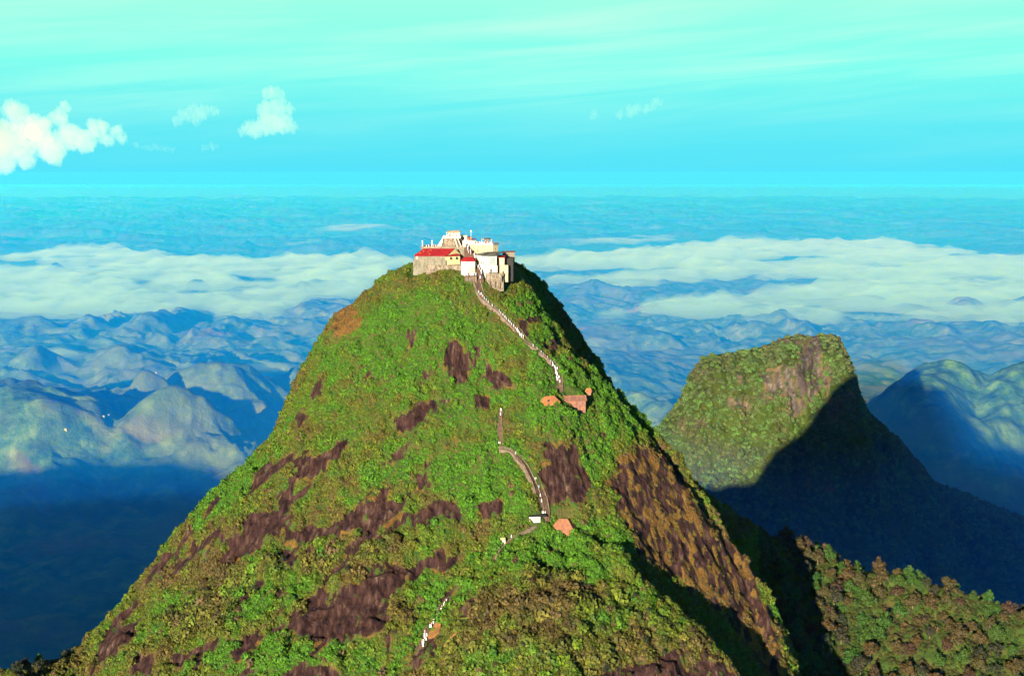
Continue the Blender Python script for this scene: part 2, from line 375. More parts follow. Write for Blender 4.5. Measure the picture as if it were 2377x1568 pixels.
for n_, v_ in (('rock', rock1), ('rim', rim), ('bright', bright), ('darkf', darkf), ('slab', blur(slab, 3))): set_attr(mountain_me, n_, v_)

def mat_mountain():
    m = Mat('mountain_ground', 0.95, 0.1)
    w = m.pos((1, 1, 1))
    fine = m.noise(1.1, 6, 0.7, w); mid = m.noise(0.12, 5, 0.6, w)
    soil = m.ramp(mid, [(0.35, (0.030, 0.055, 0.008)), (0.5, (0.045, 0.075, 0.010)), (0.65, (0.085, 0.070, 0.018))])
    streak = m.noise(0.5, 6, 0.65, m.pos((1.0, 0.5, 0.16)))
    rk = m.ramp(streak, [(0.34, (0.010, 0.005, 0.004)), (0.46, (0.030, 0.012, 0.009)), (0.56, (0.050, 0.023, 0.016)), (0.65, (0.085, 0.048, 0.032)), (0.76, (0.19, 0.14, 0.095))])
    rimc = m.ramp(fine, [(0.3, (0.06, 0.034, 0.009)), (0.5, (0.135, 0.062, 0.013)), (0.7, (0.20, 0.11, 0.026))])
    rf = m.rng(m.math('ADD', m.attr('rim'), m.math('MULTIPLY', m.math('SUBTRACT', fine, 0.5), 1.9)), 0.3, 0.6)
    kf = m.rng(m.math('ADD', m.attr('rock'), m.math('MULTIPLY', m.math('SUBTRACT', fine, 0.5), 0.9)), 0.40, 0.55)
    m.color(m.mix(kf, m.mix(rf, soil, rimc), rk))
    m.bump(m.math('ADD', fine, m.math('MULTIPLY', streak, 1.2)), 0.9, 0.9)
    return m.m
mountain = tag(link('mountain', mountain_me, mat_mountain()), 'steep cone shaped peak with shrubs, bare rock slabs and pilgrim steps', kind='structure')
bvh = BVHTree.FromPolygons([v.co[:] for v in mountain_me.vertices], [p.vertices[:] for p in mountain_me.polygons])
def hit(xd, yd):
    r = bvh.ray_cast(CAM, ray(xd, yd)); return r[0]
def ground(x, y):
    r = bvh.ray_cast(Vector((x, y, 400)), Vector((0, 0, -1))); return r[0].z

# ------------------------------------------------------------------ far terrain
HILLS = [  # x, crest y (frame units), distance, half width in frame units, half depth m, skew
 (100, 868, 4700, 330, 700), (395, 893, 4650, 290, 420), (450, 840, 5600, 240, 600), (330, 862, 5300, 200, 420),
 (650, 850, 5900, 100, 500), (-150, 870, 5200, 260, 700), 
 (350, 722, 8600, 95, 900), (200, 728, 8500, 90, 800), (40, 735, 8400, 150, 900), (520, 738, 8700, 160, 900), (650, 745, 8800, 200, 900), (-200, 730, 8500, 200, 900),
 (740, 695, 9800, 110, 700), (820, 700, 9700, 120, 700), (450, 650, 11800, 42, 500), (350, 661, 11900, 80, 500), (215, 660, 11900, 45, 400), (760, 648, 11800, 150, 500), (130, 612, 13600, 60, 500),
 (360, 795, 6900, 220, 500), (90, 800, 6600, 200, 400),
 (1360, 650, 11400, 90, 500), (1450, 665, 11200, 180, 600), (1600, 675, 11000, 200, 600), (1300, 668, 11200, 120, 500),
 (1750, 742, 8800, 130, 900), (1840, 738, 8700, 70, 900), (2000, 742, 8600, 140, 900), (2150, 745, 8500, 150, 900), (2330, 752, 8400, 170, 900), (1600, 745, 8900, 150, 900), (2600, 750, 8400, 200, 900),
 (2380, 680, 10200, 90, 500), (2230, 688, 10000, 110, 500), (2120, 708, 9900, 110, 500), (2250, 648, 12200, 150, 300), (1900, 640, 12600, 120, 300),
 (2235, 856, 4500, 260, 900), (2420, 862, 4400, 330, 900), (2640, 890, 4300, 300, 800), (1490, 905, 5200, 170, 500), (1400, 760, 8200, 200, 500),
]
def H_valley(x, y):
    d = np.hypot(x, y)
    amp = sstep(1200, 2600, d)
    wxv = 260 * noise2(x / 800, y / 800, 181) + 90 * noise2(x / 260, y / 260, 182); wyv = 260 * noise2(x / 800 + 31, y / 800, 183) + 90 * noise2(x / 260 + 7, y / 260, 184)
    base = -1010 + 140 * amp * ridged((x + wxv) / 2600 + 3, (y + wyv) / 2600, 4, 101) + 40 * amp * (ridged((x + wxv) / 760, (y + wyv) / 760, 5, 131) - 0.45)
    far = sstep(13000, 20000, d)
    base = base + far * (160 * (ridged(x / 4200, y / 4200, 3, 141) - 0.5))
    h = base
    N1 = 0.50 * fbm(x / 900, y / 900, 3, 201); N2 = 0.55 * noise2(x / 700 + 9, y / 700, 202)
    RD = ridged((x + wxv) / 620, (y + wyv) / 620, 5, 77)
    for (xd, yd, Y, hw, hd) in HILLS:
        cx, cy, cz = P(xd, yd, Y)
        wxx = hw * Y / F
        u = (x - cx) / wxx + N1; v = (y - cy) / hd + N2
        r2 = u * u + v * v
        idx = np.nonzero(r2 < 8)
        r = np.sqrt(r2[idx])
        g = np.exp(-1.15 * (np.sqrt(r * r + 0.06) - 0.245))          # peaked crest, long concave foot
        g = g - 0.05 * (r / 2.83)
        top = cz + 1020
        hh = -1020 + top * g + 120 * np.clip(g * (1.06 - g) * 4, 0, 1) * (RD[idx] - 0.6)
        h[idx] = smax(h[idx], hh, 18)
    return h + 13 * amp * fbm(x / 120, y / 120, 3, 161)
az = np.radians(np.concatenate([np.linspace(-75, -26, 60, endpoint=False), np.linspace(-26, 26, 640, endpoint=False), np.linspace(26, 75, 60)]))
dd = np.concatenate([900 * np.exp(np.linspace(0, math.log(3000 / 900), 60, endpoint=False)), 3000 * np.exp(np.linspace(0, math.log(14000 / 3000), 620, endpoint=False)), 14000 * np.exp(np.linspace(0, math.log(58000 / 14000), 150))])
DD, AZ = np.meshgrid(dd, az, indexing='ij')
VX = DD * np.sin(AZ); VY = DD * np.cos(AZ)
VZ = H_valley(VX, VY)
valley_me = grid_mesh('valley_terrain', VX, VY, VZ)
def mat_valley():
    m = Mat('valley_forest', 1.0, 0.0)
    w = m.pos()
    a = m.noise(0.0016, 6, 0.65, w); b = m.noise(0.014, 6, 0.75, w); c = m.noise(0.0011, 5, 0.62, m.pos((1, 1.6, 1)), 0.6)
    g = m.ramp(b, [(0.34, (0.010, 0.036, 0.004)), (0.5, (0.040, 0.105, 0.010)), (0.66, (0.12, 0.22, 0.024))])
    g = m.mix(m.rng(a, 0.45, 0.7), g, (0.10, 0.13, 0.025))
    g = m.mix(m.rng(c, 0.60, 0.70, 0, 0.35), g, (0.22, 0.09, 0.08))
    m.color(g); m.bump(b, 0.6, 20.0)
    return m.m
tag(link('valley_terrain', valley_me, mat_valley()), 'forested hills and valleys fading to blue behind the peak', kind='structure')

# small white houses on the hills at left, far off
def far_hit(xd, yd, t0=3200, t1=11000):
    r = ray(xd, yd); t = np.arange(t0, t1, 6.0); x = CAM.x + r.x * t; y = CAM.y + r.y * t; z = CAM.z + r.z * t
    k = np.nonzero(H_valley(x, y) > z)[0]
    return None if not len(k) else Vector((x[k[0]], y[k[0]], z[k[0]]))
FARHOUSES = [(84, 756, 24, 'long white building alone on the high ridge at far left'), (239, 967, 15, 'left one of two tiny white houses on the hillside road at left'), (251, 964, 13, 'right one of two tiny white houses on the hillside road at left'),
             (139, 999, 13, 'lower left tiny white house near the shadow edge at left'), (152, 997, 11, 'tiny white house beside the shadow edge, right of another'), (362, 866, 12, 'tiny white house below the reddish hilltop at left')]
# flat topped rock mountain at right
def build_rockmtn():
    Y0 = 2700.0
    outl = [(1480, 1010), (1530, 985), (1575, 930), (1605, 862), (1632, 826), (1700, 815), (1760, 806), (1815, 782), (1850, 776), (1880, 779), (1905, 773), (1940, 776), (1953, 800), (1965, 850), (1982, 905), (2010, 952), (2085, 1018), (2160, 1110), (2377, 1200), (2700, 1330), (3200, 1500)]
    front_base = 1250
    nu, nv = 620, 360
    ox = np.array([o[0] for o in outl], float); oy = np.array([o[1] for o in outl], float)
    us = np.linspace(1380, 3100, nu)
    crest = np.interp(us, ox, oy, left=1100)
    crest[us < 1480] = 1010 + (1480 - us[us < 1480]) * 0.9
    v = np.linspace(-1, 1, nv)            # -1 foot in front, 0 crest, 1 foot behind
    U, V = np.meshgrid(us, v, indexing='xy')
    CR = np.repeat(crest[None, :], nv, 0)
    X = np.zeros_like(U); Yy = np.zeros_like(U); Z = np.zeros_like(U)
    zc = np.array([P(u, c, Y0)[2] for u, c in zip(us, crest)]); xc = np.array([P(u, c, Y0)[0] for u, c in zip(us, crest)])
    ZC = np.repeat(zc[None, :], nv, 0); XC = np.repeat(xc[None, :], nv, 0)
    t = -V
    fr = np.clip(t, 0, 1); bk = np.clip(-t, 0, 1)
    drop = (ZC + 1080)
    # in front: short top, cliff, then a broad forested skirt
    fz = np.interp(fr, [0, 0.06, 0.12, 0.5, 1.0], [0, 0.035, 0.12, 0.62, 1.0]); fy = np.interp(fr, [0, 0.06, 0.12, 0.5, 1.0], [0, 0.10, 0.16, 0.42, 1.0])
    # ribs give the face depth
    rib = 55 * fbm(XC / 160, fr * 2.2, 3, 301) + 14 * fbm(XC / 40, fr * 8, 3, 303)
    Yy = Y0 - fy * 900 + rib * np.minimum(1, fr * 8) + bk * 700
    X = XC * (1 - 0.0 * fr)
    Z = ZC - drop * fz - drop * bk ** 0.8
    calm = np.clip(np.abs(V) / 0.05, 0.12, 1)
    Z += 9 * calm * fbm(X / 45, Z / 30, 4, 305, 0.6)
    Yy += 10 * calm * fbm(X / 30 + 7, Z / 22, 3, 307, 0.6)
    me = grid_mesh('rock_mountain', X, Yy, Z)
    px, py = project(X, Yy, Z)
    wx = 10 * fbm(X / 30, Z / 26, 4, 311, 0.6); wy = 10 * fbm(X / 30 + 50, Z / 26, 4, 312, 0.6)
    polys = [[(1760, 870), (1800, 860), (1850, 850), (1870, 800), (1890, 785), (1903, 800), (1900, 860), (1925, 900), (1890, 915), (1860, 960), (1840, 970), (1820, 920), (1780, 910)],
             [(1740, 905), (1790, 905), (1800, 940), (1770, 930)], [(1700, 870), (1730, 868), (1735, 890), (1715, 888)],
             [(1565, 985), (1580, 975), (1635, 978), (1650, 990), (1600, 988), (1572, 998)],
             [(1820, 950), (1840, 945), (1850, 962), (1835, 975), (1818, 968)],
             [(1905, 950), (1960, 915), (1985, 905), (1985, 940), (1940, 970), (1915, 1000), (1900, 990)],
             [(1780, 790), (1900, 782), (1900, 790), (1800, 798)], [(1900, 870), (1920, 855), (1935, 870), (1915, 885)],
             [(1690, 925), (1740, 930), (1735, 940), (1700, 945)],
             [(1880, 1098), (1885, 1125), (1875, 1125)], [(1920, 1118), (1945, 1120), (1945, 1138), (1900, 1136)]]
    m = np.zeros(X.shape, bool)
    for p_ in polys: m |= inpoly(px + wx, py + wy, p_)
    m &= (V < 0.02); m = m & (fbm(X / 12, Z / 16, 3, 315) > -0.35)
    set_attr(me, 'rock', blur(m.astype(np.float32), 1))
    set_attr(me, 'rim', np.clip(blur(m.astype(np.float32), 6) * 2, 0, 1) * (fbm(X / 22, Z / 22, 3, 316) > -0.05))
    ma = Mat('rock_mountain_forest', 1.0, 0.05)
    w = ma.pos(); b = ma.noise(0.16, 5, 0.75, w); a = ma.noise(0.012, 4, 0.6, w); s_ = ma.noise(0.12, 5, 0.6, ma.pos((1, 1, 0.25)))
    g = ma.ramp(b, [(0.32, (0.016, 0.026, 0.005)), (0.5, (0.042, 0.052, 0.008)), (0.68, (0.085, 0.088, 0.015))])
    g = ma.mix(ma.rng(a, 0.4, 0.65), g, (0.052, 0.078, 0.010))
    rk = ma.ramp(s_, [(0.3, (0.05, 0.035, 0.035)), (0.52, (0.085, 0.065, 0.045)), (0.70, (0.20, 0.16, 0.115))])
    rim_ = ma.rng(ma.math('ADD', ma.attr('rim'), ma.math('SUBTRACT', b, 0.5)), 0.4, 0.6)
    ma.color(ma.mix(ma.attr('rock'), ma.mix(ma.math('MULTIPLY', rim_, 0.75), g, (0.20, 0.12, 0.05)), rk)); ma.bump(b, 1.0, 5.0)
    tag(link('rock_mountain', me, ma.m), 'flat topped rocky mountain half in shadow behind the peak', kind='structure')
    global RM; RM = (X, Yy, Z, V, m)
build_rockmtn()

# low morning fog lying in the far valleys: closed bodies of dense mist
FOGS = [[(-400, 598), (0, 600), (120, 585), (250, 570), (330, 578), (520, 603), (700, 600), (880, 590), (960, 598), (940, 640), (860, 668), (830, 685), (720, 700), (640, 740), (500, 738), (420, 725), (300, 742), (150, 735), (0, 735), (-400, 735)],
        [(-30, 868), (60, 835), (180, 797), (380, 783), (400, 800), (330, 822), (180, 850), (60, 868)],
        [(1150, 605), (1300, 590), (1420, 578), (1600, 567), (1850, 556), (2020, 560), (2200, 583), (2377, 590), (2900, 590), (2900, 645), (2377, 650), (2100, 648), (1900, 645), (1750, 640), (1600, 655), (1430, 668), (1290, 655), (1150, 640)],
        [(1480, 716), (1620, 700), (1750, 690), (1860, 668), (2050, 655), (2377, 652), (2900, 650), (2900, 770), (2377, 757), (2200, 745), (2000, 742), (1700, 740), (1560, 728)],
        [(1270, 575), (1420, 552), (1560, 546), (1550, 556), (1400, 566), (1300, 582)], [(740, 528), (820, 520), (920, 524), (860, 532)],
        [(1370, 790), (1470, 780), (1480, 788), (1380, 797)], [(540, 855), (660, 845), (700, 856), (600, 864)], [(1380, 720), (1460, 722), (1450, 740), (1390, 738)], [(640, 568), (740, 558), (730, 566), (660, 574)],
        [(2180, 395), (2280, 388), (2260, 396)], [(1720, 432), (1830, 426), (1800, 436)], [(1700, 545), (1760, 538), (1750, 546)]]
def build_fog():
    azf = np.radians(np.linspace(-27, 27, 620)); df = 5400 * np.exp(np.linspace(0, math.log(50000 / 5400), 420))
    D2, A2 = np.meshgrid(df, azf, indexing='ij'); X = D2 * np.sin(A2); Y = D2 * np.cos(A2); z0 = -884.0
    px, py = project(X, Y, np.full_like(X, z0))
    # the edge of the mist wanders with scale of the ground, finer toward the far side
    wx = 60 * fbm(X / 900, Y / 1600, 5, 401, 0.6); wy = 11 * fbm(X / 700, Y / 1500, 5, 402, 0.65)
    m = np.zeros(X.shape); W_ = np.zeros(X.shape)
    for k, f in enumerate(FOGS):
        q = inpoly(px + wx * (1 if k in (0, 2, 3) else 0.6), py + wy, f); m = np.maximum(m, q); W_ = np.maximum(W_, q * (1.0 if k in (0, 2, 3) else 0.5 if k == 1 else 0.22))
    m = m > 0
    m = m & (fbm(X / 2100, Y / 1700, 5, 405, 0.65) > -0.26)
    mf = blur(m.astype(np.float32), 8)
    puff = 0.55 + 0.5 * (1 - np.abs(fbm(X / 420, Y / 600, 4, 410, 0.55))) + 0.35 * fbm(X / 1600, Y / 1600, 3, 413)
    th = blur(W_, 7) ** 1.0 * mf ** 0.6 * 85 * np.clip(puff * (0.75 + 0.6 * fbm(X / 230, Y / 380, 3, 419)), 0.03, 2)
    keep = mf > 0.04; nr, nc = X.shape
    fk = keep[:-1, :-1] & keep[1:, :-1] & keep[:-1, 1:] & keep[1:, 1:]
    fi, fj = np.nonzero(fk)
    a = fi * nc + fj; b = a + 1; c = a + nc + 1; d = a + nc; off = nr * nc
    top = np.stack([a, b, c, d], 1); bot = np.stack([a, d, c, b], 1) + off
    # side walls along the border
    E = {}
    edges = np.concatenate([top[:, [0, 1]], top[:, [1, 2]], top[:, [2, 3]], top[:, [3, 0]]])
    key = np.sort(edges, 1); uk, inv, cnt = np.unique(key, axis=0, return_inverse=True, return_counts=True)
    be = edges[cnt[inv.ravel()] == 1]
    side = np.stack([be[:, 1], be[:, 0], be[:, 0] + off, be[:, 1] + off], 1)
    faces = np.concatenate([top, bot, side])
    co = np.concatenate([np.stack([X, Y, z0 + th], -1).reshape(-1, 3), np.stack([X, Y, z0 - 3 - 30 * mf * W_], -1).reshape(-1, 3)])
    used = np.unique(faces); remap = np.full(len(co), -1); remap[used] = np.arange(len(used))
    faces = remap[faces]; co = co[used].astype(np.float32)
    me = bpy.data.meshes.new('valley_fog')
    me.vertices.add(len(co)); me.vertices.foreach_set('co', co.ravel()); me.loops.add(faces.size); me.loops.foreach_set('vertex_index', faces.ravel().astype(np.int32))
    me.polygons.add(len(faces)); me.polygons.foreach_set('loop_start', np.arange(0, faces.size, 4, dtype=np.int32)); me.update(calc_edges=True)
    m_ = bpy.data.materials.new('valley_fog'); m_.use_nodes = True; N = m_.node_tree.nodes; L = m_.node_tree.links; N.clear()
    out = N.new('ShaderNodeOutputMaterial'); v = N.new('ShaderNodeVolumePrincipled'); v.inputs['Color'].default_value = (0.42, 0.78, 1.0, 1)
    v.inputs['Density'].default_value = 0.0014; v.inputs['Anisotropy'].default_value = -0.05; L.new(v.outputs[0], out.inputs['Volume'])
    tag(link('valley_fog', me, m_), 'white banks of morning fog lying between the far hills', kind='stuff')
build_fog()

# towering clouds beyond the haze
def cloud_mat(dens):
    m = bpy.data.materials.new('cloud_vapour'); m.use_nodes = True; N = m.node_tree.nodes; L = m.node_tree.links; N.clear()
    out = N.new('ShaderNodeOutputMaterial'); v = N.new('ShaderNodeVolumePrincipled'); v.inputs['Color'].default_value = (1.0, 0.93, 0.60, 1)
    v.inputs['Density'].default_value = dens; v.inputs['Anisotropy'].default_value = 0.12; L.new(v.outputs[0], out.inputs['Volume']); return m
def cloud(name, puffs, label, Y=70000.0, seed=1, dens=1.0, group=None):
    """puffs: (x, y, radius) in frame units; lobed balls of vapour, each at its own depth, fused into one body"""
    r_ = random.Random(seed); bm = bmesh.new()
    base = max(p[1] + p[2] for p in puffs); s = Y / F
    cx = sum(p[0] for p in puffs) / len(puffs); cz0 = P(cx, base, Y)
    for (xd, yd, rd) in puffs:
        k = 6 if rd > 14 else 4
        for i in range(k):
            rr = rd * (1 if i == 0 else r_.uniform(0.35, 0.7)); a = r_.uniform(0, 6.28)
            ox = 0 if i == 0 else math.cos(a) * rd * 0.8; oy = 0 if i == 0 else -abs(math.sin(a)) * rd * 0.7
            Yi = Y + r_.uniform(-1, 1) * rd * s * 0.6; c = P(xd + ox, yd + oy, Yi)
            bmesh.ops.create_icosphere(bm, subdivisions=3, radius=rr * s, matrix=Matrix.Translation((c[0] - cz0[0], c[1] - cz0[1], c[2] - cz0[2])))
    me = bpy.data.meshes.new('tmp'); bm.to_mesh(me); bm.free(); o = bpy.data.objects.new('tmp', me); C.objects.link(o)
    md = o.modifiers.new('r', 'REMESH'); md.mode = 'VOXEL'; md.voxel_size = 1.5 * s
    out = bpy.data.meshes.new_from_object(o.evaluated_get(bpy.context.evaluated_depsgraph_get())); bpy.data.objects.remove(o); out.name = name
    n = len(out.vertices); co = np.zeros(n * 3); out.vertices.foreach_get('co', co); co = co.reshape(-1, 3); no = np.zeros(n * 3); out.vertices.foreach_get('normal', no); no = no.reshape(-1, 3)
    d = fbm(co[:, 0] / (11 * s) + seed, co[:, 2] / (11 * s) + co[:, 1] / (13 * s), 5, 500 + seed, 0.62) * 6.0 * s
    co = co + no * d[:, None]; out.vertices.foreach_set('co', co.ravel().astype(np.float32)); out.update()
    o = link(name, out, cloud_mat(0.00050 * dens ** 1.5)); o.location = cz0
    return tag(o, label, 'cloud', group)
G_ = 'cumulus clouds above the horizon'
cloud('cumulus_cloud', [(20, 340, 34), (-20, 330, 50), (60, 320, 38), (35, 262, 24), (60, 290, 24), (95, 300, 26), (140, 275, 20), (150, 250, 13), (165, 320, 30), (120, 345, 34), (200, 330, 26), (225, 300, 20), (215, 290, 14), (250, 325, 16), (270, 308, 15), (282, 322, 12), (60, 370, 24), (10, 380, 26), (130, 368, 18)], 'big billowing cream cumulus cloud at the far left edge of the sky', seed=3, group=G_)
cloud('cumulus_cloud', [(425, 268, 14), (445, 258, 13), (470, 262, 16), (495, 258, 12), (455, 275, 15), (410, 282, 12)], 'small faint cumulus between the big cloud and the tall stacked cloud', seed=5, dens=0.62, group=G_)
cloud('cumulus_cloud', [(625, 218, 15), (640, 214, 13), (650, 222, 10), (615, 255, 20), (645, 250, 20), (670, 256, 14), (590, 300, 22), (620, 290, 26), (655, 288, 24), (675, 295, 14), (565, 305, 12)], 'tall stacked cumulus with a pointed top at upper left centre', seed=8, dens=0.8, group=G_)
cloud('cumulus_cloud', [(1440, 268, 10), (1462, 262, 12), (1480, 252, 11), (1500, 255, 10), (1525, 238, 11), (1515, 250, 9)], 'small broken white cumulus alone at right of centre in the sky', seed=11, dens=0.6, group=G_)
cloud('cumulus_cloud', [(1380, 268, 10), (1372, 272, 7)], 'tiny round puff just left of the small broken cumulus', seed=17, dens=0.5, group=G_)
cloud('cumulus_cloud', [(315, 338, 6), (330, 342, 7), (345, 343, 7), (360, 342, 8), (374, 345, 7), (388, 345, 6), (400, 347, 5)], 'thin low line of puffs just right of the big cumulus', seed=13, dens=0.55, group=G_)
cloud('cumulus_cloud', [(472, 345, 6), (482, 342, 8), (494, 339, 8), (504, 340, 6)], 'small low puff between the thin line of puffs and the stacked cloud', seed=14, dens=0.55, group=G_)
# ------------------------------------------------------------------ generic mesh builders
def bm_obj(name, bm, mat, parent=None, smooth=False):
    bmesh.ops.recalc_face_normals(bm, faces=bm.faces)
    me = bpy.data.meshes.new(name); bm.to_mesh(me); bm.free()
    if smooth:
        for p in me.polygons: p.use_smooth = True
    return link(name, me, mat, parent)
def box(bm, x0, x1, y0, y1, z0, z1, M=None):
    vs = [bm.verts.new((x, y, z)) for x in (x0, x1) for y in (y0, y1) for z in (z0, z1)]
    if M is not None:
        for v in vs: v.co = M @ v.co
    for f in ((0, 1, 3, 2), (4, 6, 7, 5), (0, 4, 5, 1), (2, 3, 7, 6), (0, 2, 6, 4), (1, 5, 7, 3)): bm.faces.new([vs[i] for i in f])
    return vs
def prism(bm, pts, z0, z1):
    """closed prism over a polygon of (x, y)"""
    a = [bm.verts.new((x, y, z0)) for x, y in pts]; b = [bm.verts.new((x, y, z1)) for x, y in pts]; n = len(pts)
    bm.faces.new(a[::-1]); bm.faces.new(b)
    for i in range(n): bm.faces.new((a[i], a[(i + 1) % n], b[(i + 1) % n], b[i]))
def tube(bm, p, q, r, n=6):
    p, q = Vector(p), Vector(q); d = (q - p).normalized(); u = d.orthogonal().normalized(); w = d.cross(u)
    A = [bm.verts.new(p + (u * math.cos(6.2832 * i / n) + w * math.sin(6.2832 * i / n)) * r) for i in range(n)]
    B = [bm.verts.new(q + (u * math.cos(6.2832 * i / n) + w * math.sin(6.2832 * i / n)) * r) for i in range(n)]
    for i in range(n): bm.faces.new((A[i], A[(i + 1) % n], B[(i + 1) % n], B[i]))
    bm.faces.new(A[::-1]); bm.faces.new(B)
def slabface(bm, quad, t):
    """a roof sheet of thickness t under a quad"""
    q = [Vector(v) for v in quad]; n = (q[1] - q[0]).cross(q[-1] - q[0]).normalized()
    if n.z < 0: n = -n
    a = [bm.verts.new(v) for v in q]; b = [bm.verts.new(v - n * t) for v in q]; k = len(q)
    bm.faces.new(a); bm.faces.new(b[::-1])
    for i in range(k): bm.faces.new((a[i], b[i], b[(i + 1) % k], a[(i + 1) % k]))
def empty(name, loc, rz=0):
    o = bpy.data.objects.new(name, None); C.objects.link(o); o.location = loc; o.rotation_euler = (0, 0, rz); o.empty_display_size = 0.5; return o
def copy_tree(src, loc, rz=0, sc=1.0):
    o = src.copy(); C.objects.link(o); o.location = loc; o.rotation_euler = (0, 0, rz); o.scale = (sc,) * 3 if not isinstance(sc, tuple) else sc
    for ch in src.children:
        c = ch.copy(); C.objects.link(c); c.parent = o
        for g in ch.children:
            d = g.copy(); C.objects.link(d); d.parent = c
    return o
def wallmat(name, c1, c2, scale=0.6, rough=0.9):
    m = Mat(name, rough, 0.2); w = m.pos(); n = m.noise(scale, 6, 0.65, w); st = m.noise(1.3, 5, 0.6, m.pos((1, 1, 0.18)))
    m.color(m.mix(m.rng(m.math('ADD', n, m.math('MULTIPLY', st, 0.8)), 0.78, 1.02), c1, c2)); m.bump(n, 0.4, 0.05); return m.m
M_ = dict(
    white=wallmat('white_plaster', (0.60, 0.54, 0.44), (0.40, 0.34, 0.25)),
    cream=wallmat('cream_plaster', (0.50, 0.36, 0.20), (0.36, 0.24, 0.12)),
    yellow=wallmat('yellow_plaster', (0.66, 0.55, 0.26), (0.50, 0.38, 0.17)),
    greyw=wallmat('weathered_grey_wall', (0.20, 0.165, 0.11), (0.12, 0.10, 0.06)),
    stone=wallmat('rubble_stone', (0.26, 0.20, 0.135), (0.13, 0.095, 0.055), 0.9),
    redroof=wallmat('red_painted_sheet', (0.34, 0.014, 0.014), (0.19, 0.010, 0.012), 0.7, 0.6),
    darkroof=wallmat('grey_corrugated_sheet', (0.16, 0.17, 0.15), (0.06, 0.065, 0.06), 0.5, 0.6),
    dark=wallmat('dark_opening_and_shaded_wall', (0.02, 0.018, 0.016), (0.03, 0.025, 0.02)),
    glass=wallmat('greyish_window', (0.22, 0.24, 0.21), (0.15, 0.17, 0.15), 1.0, 0.3),
    orange=wallmat('orange_painted_door', (0.62, 0.20, 0.05), (0.45, 0.13, 0.04)),
    step=wallmat('brown_concrete_step', (0.11, 0.06, 0.036), (0.06, 0.034, 0.02), 0.5),
    kerb=wallmat('pale_concrete', (0.17, 0.115, 0.075), (0.10, 0.065, 0.04), 0.5),
    rust=wallmat('rusty_sheet', (0.26, 0.105, 0.055), (0.14, 0.065, 0.045), 0.7),
    orust=wallmat('orange_sheet', (0.40, 0.14, 0.04), (0.28, 0.10, 0.045), 0.4),
    tan=wallmat('tan_sheet', (0.29, 0.115, 0.055), (0.20, 0.08, 0.04), 0.7),
    soil=wallmat('bare_orange_soil', (0.26, 0.11, 0.03), (0.18, 0.075, 0.022), 0.4),
    rail=wallmat('metal_rail', (0.26, 0.19, 0.12), (0.18, 0.12, 0.08)),
    bark=wallmat('bark', (0.16, 0.11, 0.06), (0.09, 0.06, 0.035)),
    pole=wallmat('white_pole', (0.7, 0.7, 0.62), (0.6, 0.58, 0.5)),
)

# ------------------------------------------------------------------ steps and paths
PATHS = [
 ('stairway', 'upper flight of brown pilgrim steps running from the summit buildings down to the long rusty hut', [(1101, 626, 2.6), (1103, 640, 3.2), (1108, 662, 3.4), (1118, 692, 3.4), (1127, 702, 2.6), (1141, 709, 2.2), (1164, 731, 2.7), (1185, 752, 3.2), (1202, 768, 3.9), (1217, 790, 2.8), (1237, 808, 2.3), (1257, 824, 2.6), (1272, 833, 3.4), (1285, 846, 3.8), (1295, 868, 4.1), (1297, 890, 4.1), (1296, 908, 4.1)], True),
 ('stairway', 'short steep flight of steps hidden in green scrub between the two huts', [(1162, 950, 1.5), (1159, 987, 1.7), (1162, 1015, 1.8), (1159, 1040, 2.2)], True),
 ('stairway', 'wide railed lower flight of steps beside the dark rock slab above the lower hut', [(1161, 1043, 2.0), (1178, 1047, 1.8), (1199, 1057, 2.6), (1216, 1075, 3.8), (1232, 1100, 4.6), (1244, 1123, 4.8), (1254, 1146, 4.8), (1261, 1174, 4.8), (1263, 1200, 4.8)], True),
 ('footpath', 'thin concrete footpath below the white hut running down to the left', [(1243, 1219, 1.0), (1210, 1235, 0.9), (1187, 1249, 0.9), (1171, 1262, 0.9), (1150, 1295, 0.8)], False),
 ('stairway', 'lowest flight of steps crossing the green slope near the bottom of the picture', [(1041, 1388, 1.8), (1036, 1399, 2.0), (1022, 1421, 2.2), (1006, 1446, 2.6), (989, 1474, 3.0), (979, 1502, 3.0), (967, 1518, 2.6)], True),
]
pathpts = []      # for keeping shrubs away
STAIRS = []
def resample(pts, step):
    out = [pts[0]]
    for a, b in zip(pts[:-1], pts[1:]):
        L = (b[0] - a[0]).length; n = max(1, int(L / step))
        for i in range(1, n + 1): out.append((a[0].lerp(b[0], i / n), a[1] + (b[1] - a[1]) * i / n))
    return out
